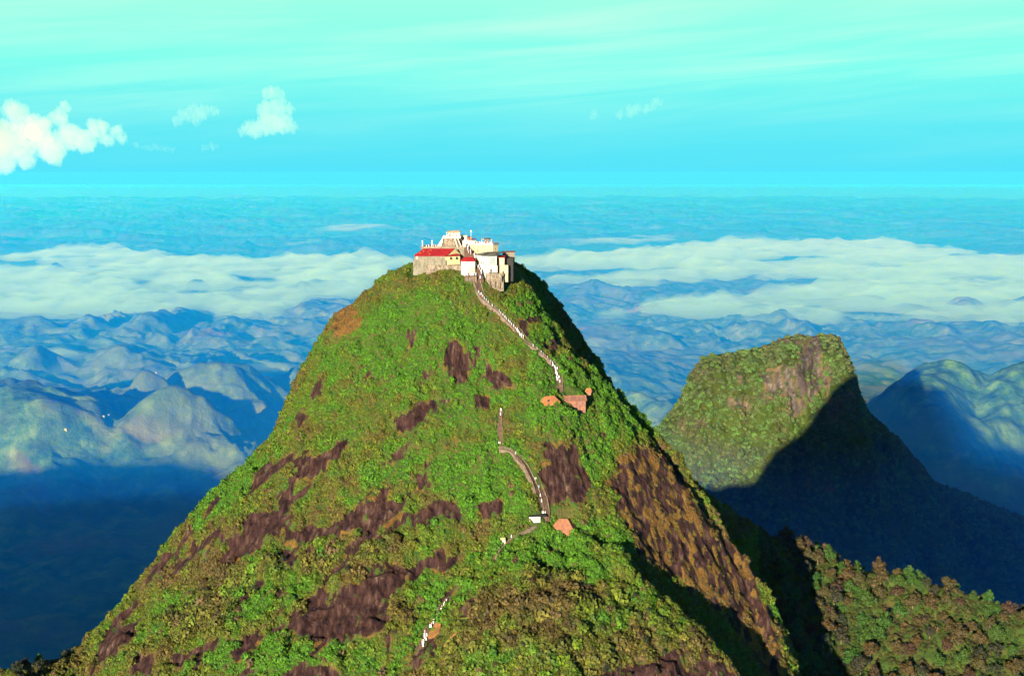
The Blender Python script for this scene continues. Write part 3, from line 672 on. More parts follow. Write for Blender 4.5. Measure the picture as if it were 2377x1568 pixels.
for name, label, pl, steps in PATHS:
    raw = []
    for (x, y, w) in pl:
        h = hit(x, y)
        if h is None: continue
        raw.append((h, w))
    pts = resample(raw, 1.2)
    for _ in range(5):      # ease the line over small bumps
        pts = [pts[0]] + [((pts[i - 1][0] + pts[i][0] + pts[i + 1][0]) / 3, pts[i][1]) for i in range(1, len(pts) - 1)] + [pts[-1]]
    pts = [(Vector((p.x, p.y, max(p.z, ground(p.x, p.y)) + 0.25)), w) for p, w in pts]
    for _ in range(2): pts = [pts[0]] + [((pts[i - 1][0] + pts[i][0] + pts[i + 1][0]) / 3, pts[i][1]) for i in range(1, len(pts) - 1)] + [pts[-1]]
    STAIRS.append(pts)
    for p, w in pts: pathpts.append((p.x, p.y, p.z, w))
    root = empty(name, pts[0][0]); tag(root, label, kind='structure')
    fine = resample(pts, 0.45)
    def frame(i):
        a = fine[max(0, i - 3)][0]; b = fine[min(len(fine) - 1, i + 3)][0]
        d = Vector((b.x - a.x, b.y - a.y, 0)); d = d.normalized() if d.length > 1e-4 else Vector((0, -1, 0))
        return d, Vector((-d.y, d.x, 0))
    bm = bmesh.new(); O = pts[0][0]
    for i, (p, w) in enumerate(fine):
        d, n = frame(i); hw = w / 2
        zt = p.z; zn = fine[i + 1][0].z if i + 1 < len(fine) else p.z
        M = Matrix(((d.x, n.x, 0, p.x - O.x), (d.y, n.y, 0, p.y - O.y), (0, 0, 1, zt - O.z), (0, 0, 0, 1)))
        box(bm, -0.30, 0.32, -hw, hw, -2.4, 0.0 + 0.003 * (i % 2), M)
    so = bm_obj('step_run', bm, M_['step'] if steps else M_['kerb'], root); so['kind'] = 'stuff'
    if steps:
        for sgn in (-1, 1):
            bm = bmesh.new(); top = []
            for i in range(0, len(fine), 2):
                p, w = fine[i]; d, n = frame(i); q = p - O + n * (sgn * (w / 2 + 0.18)); top.append((q, n))
            for (q, n), (q2, n2) in zip(top[:-1], top[1:]):
                vs = [bm.verts.new(v) for v in (q - n * 0.12 + Vector((0, 0, 0.22)), q + n * 0.12 + Vector((0, 0, 0.22)), q2 + n2 * 0.12 + Vector((0, 0, 0.22)), q2 - n2 * 0.12 + Vector((0, 0, 0.22)),
                                               q - n * 0.15 - Vector((0, 0, 2.2)), q + n * 0.15 - Vector((0, 0, 2.2)), q2 + n2 * 0.15 - Vector((0, 0, 2.2)), q2 - n2 * 0.15 - Vector((0, 0, 2.2)))]
                for f in ((0, 1, 2, 3), (0, 4, 5, 1), (3, 2, 6, 7), (1, 5, 6, 2), (0, 3, 7, 4)): bm.faces.new([vs[k] for k in f])
            bm_obj('side_wall', bm, M_['kerb'], root)
        if 'lower flight' in label or 'upper' in label:
            for off in ((-0.5, 0.5, 0.0) if 'lower flight' in label else (-0.5, 0.5)):
                bm = bmesh.new(); prev = None
                for i in range(0, len(fine), 5):
                    p, w = fine[i]; d, n = frame(i); q = p - O + n * (off * (w + 0.3))
                    tube(bm, q, q + Vector((0, 0, 1.25)), 0.06, 4)
                    if prev is not None:
                        for hh in (1.2, 0.75): tube(bm, prev + Vector((0, 0, hh)), q + Vector((0, 0, hh)), 0.06, 4)
                    prev = q
                bm_obj('handrail', bm, M_['rail'], root)
PT = np.array(pathpts)

# bare soil banks beside the lowest steps
for (poly, lab) in ([(1012, 1447), (1024, 1452), (1020, 1468), (1000, 1482), (992, 1478)], 'bare orange soil bank right of the lowest pilgrim steps'), ([(1055, 1474), (1063, 1470), (1050, 1492), (1040, 1502), (1030, 1500), (1040, 1488)], 'narrow orange soil scar lower right of the lowest pilgrim steps'):
    bm = bmesh.new(); hs = [hit(*p) for p in poly]; c = sum(hs, Vector()) / len(hs)
    a = [bm.verts.new(h - c + Vector((0, -0.2, 0.9))) for h in hs]; b = [bm.verts.new(h - c + Vector((0, 0.6, -2.0))) for h in hs]; bm.faces.new(a)
    for i in range(len(a)): bm.faces.new((a[i], b[i], b[(i + 1) % len(a)], a[(i + 1) % len(a)]))
    o = bm_obj('soil_bank', bm, M_['soil']); o.location = c; tag(o, lab, kind='structure')
    for h in hs: pathpts.append((h.x, h.y, h.z, 2.0))
PT = np.array(pathpts)
EXCL = []     # (x, y, radius) kept free of shrubs around buildings

# ------------------------------------------------------------------ summit buildings
def Z(x, y, Y):      # a point seen at (x, y) in the enlarged view of the summit, at distance Y
    return Vector(P((960 + x / 5.402) * 0.91705, (560 + y / 5.402) * 0.91705, Y))
class House:
    def __init__(s, name, label, cat, origin, rz=0, group=None):
        s.r = tag(empty(name, origin, rz), label, cat, group); s.o = origin
    def part(s, name, fn, mat, parent=None, smooth=False):
        bm = bmesh.new(); fn(bm); return bm_obj(name, bm, M_[mat] if isinstance(mat, str) else mat, parent or s.r, smooth)
    def walls(s, x0, x1, y0, y1, z0, z1, mat='white'): return s.part('wall', lambda b: box(b, x0, x1, y0, y1, z0, z1), mat)
    def gable(s, x0, x1, y0, y1, z, h, over=0.4, mat='redroof', t=0.12, ridge_in=0.0, gmat='white'):
        ym = (y0 + y1) / 2
        def roof(b):
            slabface(b, [(x0 - over, y0 - over, z - over * h / (ym - y0)), (x1 + over, y0 - over, z - over * h / (ym - y0)), (x1 + over - ridge_in, ym, z + h), (x0 - over + ridge_in, ym, z + h)], t)
            slabface(b, [(x1 + over, y1 + over, z - over * h / (ym - y0)), (x0 - over, y1 + over, z - over * h / (ym - y0)), (x0 - over + ridge_in, ym, z + h), (x1 + over - ridge_in, ym, z + h)], t)
            if ridge_in:
                for xx, xr in ((x0 - over, x0 - over + ridge_in), (x1 + over, x1 + over - ridge_in)):
                    slabface(b, [(xx, y0 - over, z - over * h / (ym - y0)), (xx, y1 + over, z - over * h / (ym - y0)), (xr, ym, z + h)], t)
        r = s.part('roof', roof, mat)
        nr = max(2, int((x1 - x0) / 1.6))
        if not ridge_in:
            def ribs(b):
                for i in range(nr + 1):
                    xx = x0 - over + 0.1 + (x1 - x0 + 2 * over - 0.2) * i / nr
                    tube(b, (xx, y0 - over, z - over * h / (ym - y0) + 0.06), (xx, ym, z + h + 0.06), 0.07, 4)
            q = s.part('sheet_rib', ribs, mat, r); q['kind'] = 'stuff'
            for xx in (x0 + 0.02, x1 - 0.02):
                def gb(b):
                        a = [b.verts.new(v) for v in ((xx - 0.08, y0, z - t), (xx - 0.08, y1, z - t), (xx - 0.08, ym, z + h - t - 0.02))]; c = [b.verts.new(v.co + Vector((0.16, 0, 0))) for v in a]
                        b.faces.new(a); b.faces.new(c[::-1])
                        for i in range(3): b.faces.new((a[i], c[i], c[(i + 1) % 3], a[(i + 1) % 3]))
                s.part('gable', gb, gmat)
        return r
    def window(s, x, z, w, h, y, mat='dark', name='window', fr='cream'):
        f = s.part(name, lambda b: box(b, x - w / 2, x + w / 2, y - 0.03, y + 0.1, z, z + h), mat)
        def frm(b):
            for bx in ((x - w / 2 - 0.1, x - w / 2, z - 0.1, z + h + 0.1), (x + w / 2, x + w / 2 + 0.1, z - 0.1, z + h + 0.1), (x - w / 2, x + w / 2, z + h, z + h + 0.1)) + (((x - w / 2, x + w / 2, z - 0.1, z),) if name == 'window' else ()):
                box(b, bx[0], bx[1], y - 0.09, y + 0.08, bx[2], bx[3])
        s.part('frame', frm, fr, f); return f
    def coping(s, x0, x1, y0, y1, z, mat='white', t=0.12):
        def f(b):
            e = 0.12
            box(b, x0 - e, x1 + e, y0 - e, y0 + 0.25, z, z + t + 0.45); box(b, x0 - e, x1 + e, y1 - 0.25, y1 + e, z, z + t + 0.45)
            box(b, x0 - e, x0 + 0.25, y0 + 0.25, y1 - 0.25, z, z + t + 0.45); box(b, x1 - 0.25, x1 + e, y0 + 0.25, y1 - 0.25, z, z + t + 0.45)
        return s.part('parapet', f, mat)
def span(xa, xb, ya, yb, Y):
    """left, right, bottom, top in metres (x relative to left) of a view rectangle at distance Y"""
    a = Z(xa, yb, Y); b = Z(xb, ya, Y); return a, b.x - a.x, b.z - a.z

# stone terrace that carries the shrine court
o, w, h = span(1040, 1185, 352, 560, 716)
t0 = House('stone_terrace', 'mossy grey stone terrace wall behind the red roofed building, below the shrine', 'terrace', o)
tl = Z(570, 352, 717)
t0.walls(tl.x - o.x, w, 1.5, 34, -6, h - 0.5, 'greyw')
t0.part('coping', lambda b: box(b, tl.x - o.x - 0.15, w + 0.15, 1.2, 1.9, h - 0.5, h + 0.15), 'stone')
for k, xx in enumerate(np.linspace(tl.x - o.x + 0.5, w - 0.5, 13)): t0.part('railing_post', lambda b: box(b, xx - 0.09, xx + 0.09, 1.3, 1.5, h + 0.15, h + 1.0), 'stone')
TZ = o.z + h
for (za, zb, zc, zd, Yd, mt, lab) in ((1560, 1625, 300, 400, 715, 'greyw', 'small grey lean-to at the right end of the cream hall'), (1205, 1262, 215, 262, 737, 'cream', 'tiny cream shed with red roof behind the low white house'), (1440, 1500, 235, 275, 741, 'stone', 'small brown shed under the thin white canopy')):
    o_, w_, h_ = span(za, zb, zc, zd, Yd); cl = House('lean_to', lab, 'shed', o_)
    cl.walls(0, w_, 0, 3, -4, h_ * 0.75, mt); cl.part('roof', lambda b: slabface(b, [(-0.25, -0.3, h_ * 0.75 + 0.03), (w_ + 0.25, -0.3, h_ * 0.75 + 0.1), (w_ + 0.25, 3.2, h_ + 0.2), (-0.25, 3.2, h_ + 0.1)], 0.1), 'redroof' if mt == 'cream' else 'darkroof'); cl.window(w_ * 0.5, 0.2, 0.5, min(1.2, h_ * 0.5), 0, 'dark', 'door')
# rocky shrine mound with white stairs
o, w, h = span(868, 1120, 232, 352, 733)
sh = House('summit_shrine', 'summit shrine terrace with white parapets on a brown rock mound, highest of the buildings', 'shrine', o)
def mound(b):
    nx, nz = 26, 14
    g = []
    for j in range(nz + 1):
        row = []
        for i in range(nx + 1):
            a = -0.3 + (math.pi + 0.6) * i / nx; tt = j / nz; rr = (w / 2) * (1.12 - 0.14 * tt)
            nn = float(fbm(np.array([i * 0.4]), np.array([j * 0.5]), 3, 900)[0])
            row.append(b.verts.new((w / 2 - math.cos(a) * (rr + nn * 0.6), 3.5 - math.sin(a) * (3.4 + nn * 0.8) * (1.15 - 0.2 * tt), -1 + (h + 1) * tt)))
        g.append(row)
    for j in range(nz):
        for i in range(nx): b.faces.new((g[j][i], g[j][i + 1], g[j + 1][i + 1], g[j + 1][i]))
    b.faces.new(g[-1])
sh.part('rock_mound', mound, 'stone')
sh.part('platform', lambda b: box(b, 0.1, w - 0.3, 0.4, 9, h - 0.1, h + 0.5), 'white')
sh.coping(0.1, w - 0.3, 0.4, 9, h + 0.5)
for i in range(7): sh.part('baluster', lambda b: box(b, 0.4 + i * (w - 1.4) / 6, 0.7 + i * (w - 1.4) / 6, 0.25, 0.5, h + 1.07, h + 1.7), 'cream')
cv = Z(910, 130, 735) - o; cv2 = Z(1110, 190, 735) - o
sh.part('pavilion_wall', lambda b: box(b, cv.x + 1.2, cv2.x - 0.4, 3.5, 7, h + 0.5, cv.z - 0.5), 'white')
sh.part('canopy', lambda b: (slabface(b, [(cv.x, 2.2, cv.z - 0.9), (cv2.x, 2.2, cv.z - 0.7), (cv2.x - 0.8, 4.6, cv.z + 0.1), (cv.x + 0.8, 4.6, cv.z - 0.1)], 0.12), slabface(b, [(cv2.x, 7.6, cv.z - 0.7), (cv.x, 7.6, cv.z - 0.9), (cv.x + 0.8, 4.6, cv.z - 0.1), (cv2.x - 0.8, 4.6, cv.z + 0.1)], 0.12)), 'cream')
for i in range(5): sh.part('pillar', lambda b: tube(b, (cv.x + 0.4 + i * (cv2.x - cv.x - 0.8) / 4, 2.5, h + 0.5), (cv.x + 0.4 + i * (cv2.x - cv.x - 0.8) / 4, 2.5, cv.z - 0.85), 0.13), 'white')
def stair(b, x0, z0, x1, z1, y0, y1, wall=0.5, n=14):
    for i in range(n):
        ta, tb = i / n, (i + 1) / n
        box(b, min(x0 + (x1 - x0) * ta, x0 + (x1 - x0) * tb), max(x0 + (x1 - x0) * ta, x0 + (x1 - x0) * tb), y0, y1, min(z0, z1) - 0.4, z0 + (z1 - z0) * tb)
a1 = Z(785, 350, 731) - o
sh.part('left_stair', lambda b: stair(b, a1.x, a1.z, 0.05, h + 0.3, 1.2, 2.6), 'white')
def rs_(b, xa, za, xb, zb, y0, y1):
    d = 0.55
    vs = [b.verts.new(v) for v in ((xa - d / 2, y0, za), (xa + d / 2, y0, za), (xb + d / 2, y1, zb), (xb - d / 2, y1, zb))]; vd = [b.verts.new(v.co - Vector((0, -0.5, 0.9))) for v in vs]
    b.faces.new(vs); b.faces.new(vd[::-1])
    for i in range(4): b.faces.new((vs[i], vd[i], vd[(i + 1) % 4], vs[(i + 1) % 4]))
for (xa, ya, xb, yb) in ((1070, 348, 1035, 232), (1118, 348, 1072, 232)):
    p_, q_ = Z(xa, ya, 728) - o, Z(xb, yb, 733) - o
    sh.part('stair_parapet', lambda b: rs_(b, p_.x, p_.z, q_.x, q_.z, -4.6, 0.3), 'white')
p_, q_ = Z(1094, 350, 728) - o, Z(1054, 232, 733) - o
def steps2(b):
    for i in range(12):
        t_ = i / 12; x = p_.x + (q_.x - p_.x) * t_; z = p_.z + (q_.z - p_.z) * t_
        box(b, x - 0.55, x + 0.55, -4.5 + 4.9 * t_, -4.5 + 4.9 * (t_ + 0.1), z - 1.2, z)
sh.part('front_stair', steps2, 'step')
# long red roofed building
o = Z(482, 600, 708); w = Z(905, 600, 708).x - o.x; hz = Z(482, 468, 708).z - o.z
lb = House('pilgrim_hall', 'long hall with bright red roof and grey wall at the left end of the summit', 'building', o)
lb.part('base_wall', lambda b: box(b, -0.7, w + 0.15, -0.35, 9.4, -5, hz * 0.46), 'greyw')
lb.part('ledge', lambda b: box(b, -0.8, w + 0.3, -0.55, -0.35, hz * 0.44, hz * 0.50), 'stone')
lb.walls(0, w, 0, 9, hz * 0.46, hz, 'greyw')
sl = Z(605, 372, 713).x - o.x; rr = Z(1040, 372, 713)
rh = rr.z - o.z - hz
def rf(b):
    e = 0.5
    slabface(b, [(-e, -e, hz - 0.15), (w + 0.2, -e, hz - 0.15), (rr.x - o.x, 5.0, hz + rh), (sl, 5.0, hz + rh)], 0.15)
    slabface(b, [(w + 2.5, 9.4, hz), (-e, 9.4, hz), (sl, 5.0, hz + rh), (rr.x - o.x, 5.0, hz + rh)], 0.15)
    slabface(b, [(-e, 9.4, hz), (-e, -e, hz - 0.15), (sl, 5.0, hz + rh)], 0.15)
r_o = lb.part('roof', rf, 'redroof')
def ribs(b):
    for i in range(1, 16):
        t_ = i / 16; tube(b, (-0.5 + (w + 0.7) * t_, -0.5, hz - 0.08), (sl + (rr.x - o.x - sl) * t_, 5.0, hz + rh + 0.07), 0.06, 4)
lb.part('sheet_rib', ribs, 'redroof', r_o)['kind'] = 'stuff'
for (xx, t_) in ((4.4, 0.62), (6.8, 0.55), (7.6, 0.2), (2.8, 0.35), (8.1, 0.75)):
    lb.part('skylight', lambda b: box(b, xx - 0.35, xx + 0.35, -0.3 + 5.2 * t_ - 0.3, -0.3 + 5.2 * t_ + 0.3, hz - 0.1 + rh * t_ + 0.02, hz + rh * t_ + 0.22), 'tan', r_o)
# its right end: pale gable and a small porch roof
ge = Z(1110, 445, 711) - o; gp = Z(1040, 376, 713) - o
def gab(b):
    vs = [(w + 0.05, 0.1, hz - 0.2), (gp.x, 5.0, hz + rh - 0.15), (ge.x, 8.9, hz - 0.1)]
    a = [b.verts.new(v) for v in vs]; c = [b.verts.new((v[0] - 0.15, v[1] + 0.05, v[2])) for v in vs]; b.faces.new(a); b.faces.new(c[::-1])
    for i in range(3): b.faces.new((a[i], c[i], c[(i + 1) % 3], a[(i + 1) % 3]))
lb.part('gable', gab, 'yellow')
lb.part('end_wall', lambda b: prism(b, [(w + 0.02, 0.05), (ge.x - 0.3, 5.5), (ge.x - 0.3, 8.9), (w - 0.5, 8.9)], -1.0, hz - 0.2), 'yellow')
pr = Z(940, 440, 709) - o; pq = Z(1090, 455, 711) - o
lb.part('porch_roof', lambda b: slabface(b, [(w + 0.1, -0.3, hz - 0.45), (ge.x - 0.2, 3.8, hz - 0.15), (ge.x - 1.3, 5.2, hz + 0.75), (w + 0.6, 2.6, hz + 0.3)], 0.1), 'redroof')
for k in (0.35, 0.72): 
    xx = w + (ge.x - w) * k
    lb.part('porch_window', lambda b: box(b, xx - 0.35, xx + 0.35, -0.2 + 5.4 * k - 0.35, -0.2 + 5.4 * k + 0.3, hz - 2.1, hz - 0.9), 'dark')
lb.window(1.3, hz - 1.6, 0.7, 1.1, 0.0, 'white'); lb.part('lower_buttress', lambda b: box(b, w - 0.35, w + 0.25, -0.6, 0.3, -0.3, hz * 0.5), 'greyw')
EXCL += [(o.x + k, o.y + 4, 4.4) for k in (0, 5, 10, 15)]
# white tower-like rest house
o = Z(1385, 712, 704)
wt = House('rest_house', 'tall white rest house with grey corrugated roof right of the summit steps', 'building', o)
W1 = Z(1605, 600, 704).x - o.x; top = Z(1495, 470, 704).z - o.z; xm = Z(1498, 600, 704).x - o.x; mid = Z(1500, 600, 704).z - o.z
xl = Z(1290, 450, 711) - o
wt.part('side_wall', lambda b: prism(b, [(0, 0), (xm, 0), (xm, 9), (xl.x, 9)], -2.5, top), 'white')
wt.part('front_block', lambda b: box(b, xm, W1, 0.15, 9, mid - 0.1, top - 0.1), 'white')
wt.part('lower_block', lambda b: box(b, xm, W1 + 0.35, -0.25, 8, 0.5, mid - 0.1), 'white')
wt.window(xm + (W1 - xm) * 0.48, mid + 0.5, 2.9, top - mid - 1.3, 0.15, 'glass')
for k in (0.3, 0.66): wt.part('mullion', lambda b: box(b, xm + (W1 - xm) * k - 0.05, xm + (W1 - xm) * k + 0.05, -0.02, 0.12, mid + 0.5, top - 0.8), 'cream')
wt.window(xm + 1.1, 0.62, 0.8, 1.7, -0.25, 'dark', 'door')
wt.window(0.7, mid + 1.6, 0.5, 0.9, 0.0, 'glass')
c1, c2, c3, c4 = Z(1295, 440, 710) - o, Z(1600, 482, 703) - o, Z(1690, 390, 714) - o, Z(1500, 395, 716) - o
rfo = wt.part('roof', lambda b: slabface(b, [(xl.x + 0.2, 8.6, top + 0.3), (0.4, -0.6, top - 0.15), (W1 + 0.4, -0.6, top - 0.15), (c3.x, 9.6, top + 1.5), (c4.x - 1, 9.8, top + 1.4)], 0.14), 'darkroof')
wt.part('sheet_rib', lambda b: [tube(b, (0.6 + i * 0.62, -0.5, top - 0.02), (c4.x - 0.8 + i * 0.72, 9.6, top + 1.56), 0.07, 4) for i in range(9)], 'darkroof', rfo)['kind'] = 'stuff'
wt.part('loose_sheet', lambda b: slabface(b, [(xm - 0.8, 1.2, top + 0.35), (W1 - 0.3, 0.8, top + 0.6), (W1 + 0.4, 3.0, top + 1.0), (xm + 0.5, 3.4, top + 0.9)], 0.08), 'greyw', rfo)
for (fx, fz) in ((0.35, 0.55), (1.6, 0.55), (2.6, 0.30), (0.9, 0.82)): wt.window(fx, top * fz, 0.45, 0.7, 0.0, 'dark')
wt.part('floor_band', lambda b: box(b, xm - 0.02, W1 + 0.1, -0.12, 0.14, mid - 0.1, mid + 0.12), 'kerb')
wt.part('water_stain_pipe', lambda b: tube(b, (xm - 0.12, -0.08, -2), (xm - 0.12, -0.08, top - 0.3), 0.07), 'dark')
EXCL += [(o.x + 2, o.y + 4, 4.5), (o.x + 5, o.y + 6, 5.0)]
# right annex
o2 = Z(1640, 748, 705); hA = Z(1640, 600, 705).z - o2.z; hB = Z(1640, 492, 705).z - o2.z; wA = Z(1762, 600, 705).x - o2.x; wB = Z(1712, 500, 705).x - o2.x
an = House('annex_house', 'narrow cream annex with dark red roof edge at the right end of the summit buildings', 'building', o2)
an.part('lower_wall', lambda b: box(b, 0.2, wA, 0, 9, -3, hA), 'cream'); an.part('upper_wall', lambda b: box(b, 0, wB, 0.3, 8, hA, hB), 'cream')
an.part('back_wing', lambda b: box(b, wB + 0.01, wA + 2.6, 3.5, 11, -3, hB - 0.4), 'dark')  # wall standing in shadow; its shade is painted as a near-black colour
an.part('roof', lambda b: slabface(b, [(-0.7, -0.5, hB + 0.05), (wB + 0.5, -0.5, hB + 0.0), (wB + 0.5, 8.4, hB + 0.7), (-0.7, 8.4, hB + 0.7)], 0.16), 'redroof')
an.window(wB * 0.55, hA + 0.9, 1.1, 1.7, 0.3, 'glass'); an.window(wA * 0.45, 0.9, 0.7, 1.6, 0.0, 'dark', 'door')
an.part('drain', lambda b: [tube(b, (-0.2, -0.15, hB - 1), (-0.1, -0.2, -1), 0.12), tube(b, (0.6, -0.4, -1), (1.6, -2.4, -6), 0.18), tube(b, (-0.1, -0.2, -1), (0.6, -0.4, -1), 0.12)], 'dark')['kind'] = 'stuff'
EXCL += [(o2.x + 2, o2.y + 4, 4.0)]
# small dark shed behind
o = Z(1685, 478, 718)
ds = House('dark_shed', 'small dark brown shed at the far right of the summit behind the annex', 'shed', o)
w = Z(1852, 478, 718).x - o.x; h = Z(1700, 428, 718).z - o.z
ds.walls(0, w, 0, 5, -4, h, 'greyw'); ds.part('roof', lambda b: slabface(b, [(-0.3, -0.4, h + 0.1), (w + 0.3, -0.4, h + 0.3), (w + 0.3, 5.3, h + 0.7), (-0.3, 5.3, h + 0.5)], 0.14), 'rust'); ds.window(w * 0.4, 0.1, 1.1, 1.1, 0, 'dark')
# cream hall with orange door
o = Z(1245, 428, 717)
ch = House('cream_hall', 'cream hall with an orange door below the crowded roof terrace', 'building', o)
w = Z(1556, 420, 717).x - o.x; h = Z(1300, 318, 717).z - o.z
ch.walls(0, w, 0, 9, -5, h, 'cream'); ch.coping(0, w, 0, 9, h, 'white')
ch.window(Z(1349, 400, 717).x - o.x, 0.3, 0.85, 2.9, 0, 'orange', 'door', 'white')
for xx in (1405, 1450, 1490): ch.window(Z(xx, 385, 717).x - o.x, 1.0, 0.7, 0.6, 0, 'glass')
ROOFT = (o.copy(), w, h)
# white houses behind
o = Z(1140, 330, 722); w = Z(1325, 330, 722).x - o.x; h = Z(1140, 282, 722).z - o.z
wh = House('white_house', 'low white house with a thin red roof line beside the shrine stairs', 'building', o)
wh.walls(0, w, 0, 6, -6, h, 'white'); wh.coping(0, w, 0, 6, h, 'white'); wh.part('awning', lambda b: slabface(b, [(w * 0.3, 1, h + 1.2), (w, 1, h + 1.3), (w, 4, h + 1.6), (w * 0.3, 4, h + 1.5)], 0.12), 'redroof')
wh.part('passage', lambda b: box(b, w * 0.25, w * 0.75, -0.05, 0.1, -1.6, h - 1.2), 'dark')
o = Z(1112, 275, 738); w = Z(1200, 275, 738).x - o.x; h = Z(1112, 208, 738).z - o.z
wb = House('white_store', 'pale boxy white house directly right of the shrine, at the back', 'building', o)
wb.walls(0, w, 0, 5, -4, h, 'white'); wb.coping(0, w, 0, 5, h, 'cream'); wb.window(w * 0.5, h * 0.35, 0.7, 1.0, 0, 'glass')
o = Z(1395, 262, 742); w = Z(1540, 262, 742).x - o.x
cn = House('canopy', 'thin white canopy sheet on poles behind the roof terrace', 'canopy', o)
cn.part('sheet', lambda b: slabface(b, [(0, 0, 0.6), (w, 0, 0.4), (w, 4, 0.9), (0, 4, 1.2)], 0.1), 'white')
for xx in (0.2, w / 2, w - 0.2): cn.part('pole', lambda b: tube(b, (xx, 0.3, -5), (xx, 0.3, 0.6), 0.08), 'pole')
# small red roofed gate house
o = Z(1118, 700, 701)
gh = House('gate_house', 'small white hut with red roof standing left of the summit steps', 'building', o)
w = Z(1310, 690, 701).x - o.x; h = Z(1118, 545, 701).z - o.z
gh.part('wall', lambda b: prism(b, [(0, 0.9), (w * 0.48, 0), (w, 0.5), (w - 0.3, 6), (0.2, 6)], -2, h), 'white')
gh.part('right_panel', lambda b: prism(b, [(w * 0.5, -0.06), (w - 0.05, 0.42), (w - 0.05, 0.5), (w * 0.5, 0.1)], -0.5, h * 0.55), 'yellow')
gh.part('roof', lambda b: (slabface(b, [(-0.4, 0.4, h - 0.05), (w * 0.48, -0.5, h - 0.05), (w + 0.4, 0.1, h - 0.05), (w * 0.85, 3.2, h + 1.9), (w * 0.2, 3.2, h + 1.9)], 0.14), slabface(b, [(w + 0.4, 6.3, h), (-0.4, 6.3, h), (w * 0.2, 3.2, h + 1.9), (w * 0.85, 3.2, h + 1.9)], 0.14)), 'redroof')
gh.part('door', lambda b: prism(b, [(w * 0.72, -0.1), (w * 0.82, 0.06), (w * 0.82, 0.3), (w * 0.72, 0.3)], 0.1, h * 0.36), 'glass')
EXCL += [(o.x + 3.5, o.y + 3, 3.6)]
# stone foundation below the rest house
o = Z(1452, 900, 702); w = Z(1700, 800, 702).x - o.x; h = Z(1452, 712, 702).z - o.z
fd = House('stone_foundation', 'tall brown rubble foundation under the white rest house', 'wall', o)
def rub(b, w=w, h=h):
    nx, nz = 24, 16; g = [[b.verts.new((w * i / nx, -0.2 + 1.4 * j / nz + float(fbm(np.array([i * 0.6]), np.array([j * 0.7]), 2, 77)[0]) * 0.5, -2 + (h + 2) * j / nz)) for i in range(nx + 1)] for j in range(nz + 1)]
    for j in range(nz):
        for i in range(nx): b.faces.new((g[j][i], g[j][i + 1], g[j + 1][i + 1], g[j + 1][i]))
    bk = [b.verts.new((0, 7, -2)), b.verts.new((w, 7, -2)), b.verts.new((w, 7, h)), b.verts.new((0, 7, h))]
    b.faces.new([g[-1][i] for i in range(nx + 1)] + [bk[2], bk[3]]); b.faces.new([g[j][0] for j in range(nz, -1, -1)] + [bk[0], bk[3]]); b.faces.new([g[j][-1] for j in range(nz + 1)] + [bk[2], bk[1]])
fd.part('rubble_face', rub, 'stone')
for (xx, zz, ww, hh) in ((0.2, 0.24, 0.08, 0.2), (0.45, 0.16, 0.1, 0.24), (0.72, 0.12, 0.1, 0.24), (0.86, 0.6, 0.05, 0.25)):
    fd.part('buttress', lambda b: box(b, w * xx, w * (xx + ww), -0.9, 0.6, h * zz - 1.4, h * (zz + hh)), 'kerb')
EXCL += [(o.x + k, o.y + 2, 2.4) for k in (1, 5, 9)]
# rubble retaining wall between hall and gate house
o = Z(640, 690, 706); w = Z(1130, 690, 706).x - o.x; h = Z(640, 600, 706).z - o.z
rw = House('retaining_wall', 'low rubble retaining wall under the long red roofed hall', 'wall', o)
rw.part('rubble_face', lambda b: rub(b, w, h), 'stone')
# extra boxes of rubble on the edge, steps landing by the gate house
ld = Z(1180, 830, 699); w = Z(1330, 830, 699).x - ld.x; h = Z(1180, 745, 699).z - ld.z
lf = House('landing', 'brown concrete landing crowded with pilgrims in front of the gate house', 'landing', ld)
lf.part('deck', lambda b: box(b, -0.5, w + 0.3, 0, 5, h - 0.5, h), 'step')
for i in range(5): lf.part('post', lambda b: box(b, -0.3 + i * w / 4, 0.1 + i * w / 4, -0.1, 0.25, -2.5, h - 0.5), 'kerb')
lf.part('front_wall', lambda b: box(b, -0.4, w + 0.2, 0.3, 0.6, -2.5, h - 0.5), 'kerb')
LAND = (ld.copy(), w, h)
# ramp between the houses (red steps climbing to the court)
p0, p1 = Z(1385, 800, 701), Z(1230, 330, 719)
uf = House('court_steps', 'red brown steps climbing between the white houses to the shrine court', 'steps', p0)
def cs(b):
    pts_ = [Z(1385, 800, 700.5), Z(1365, 700, 702), Z(1345, 600, 705), Z(1280, 480, 709), Z(1225, 420, 713), Z(1200, 340, 718)]
    for a, c in zip(pts_[:-1], pts_[1:]):
        n = 9
        for i in range(n):
            q = a.lerp(c, i / n) - p0; dy = (c.y - a.y) / n
            box(b, q.x - 1.6, q.x + 1.6, q.y, q.y + dy + 0.35, q.z - 4.0, q.z)
uf.part('step_run', cs, 'step')['kind'] = 'stuff'
# poles
for (x, y, yb, Yd, lab) in ((1255, 132, 300, 730, 'thin pole topped with a round pale lamp right of the shrine'), (592, 272, 352, 722, 'short pale post with a round finial at the left end of the stone terrace'), (722, 268, 352, 722, 'short pale post above the red roofed hall, right of the leftmost post')):
    tp = Z(x, y, Yd); bt = Z(x, yb, Yd)
    pk = House('lamp_post', lab, 'post', bt)
    hh = tp.z - bt.z
    pk.part('pole', lambda b: tube(b, (0, 0, -1), (0, 0, hh), 0.09 if hh > 4 else 0.22), 'pole'); pk.part('lamp_globe', lambda b: bmesh.ops.create_icosphere(b, subdivisions=2, radius=0.42, matrix=Matrix.Translation((0, 0, hh))), 'pole', smooth=True)
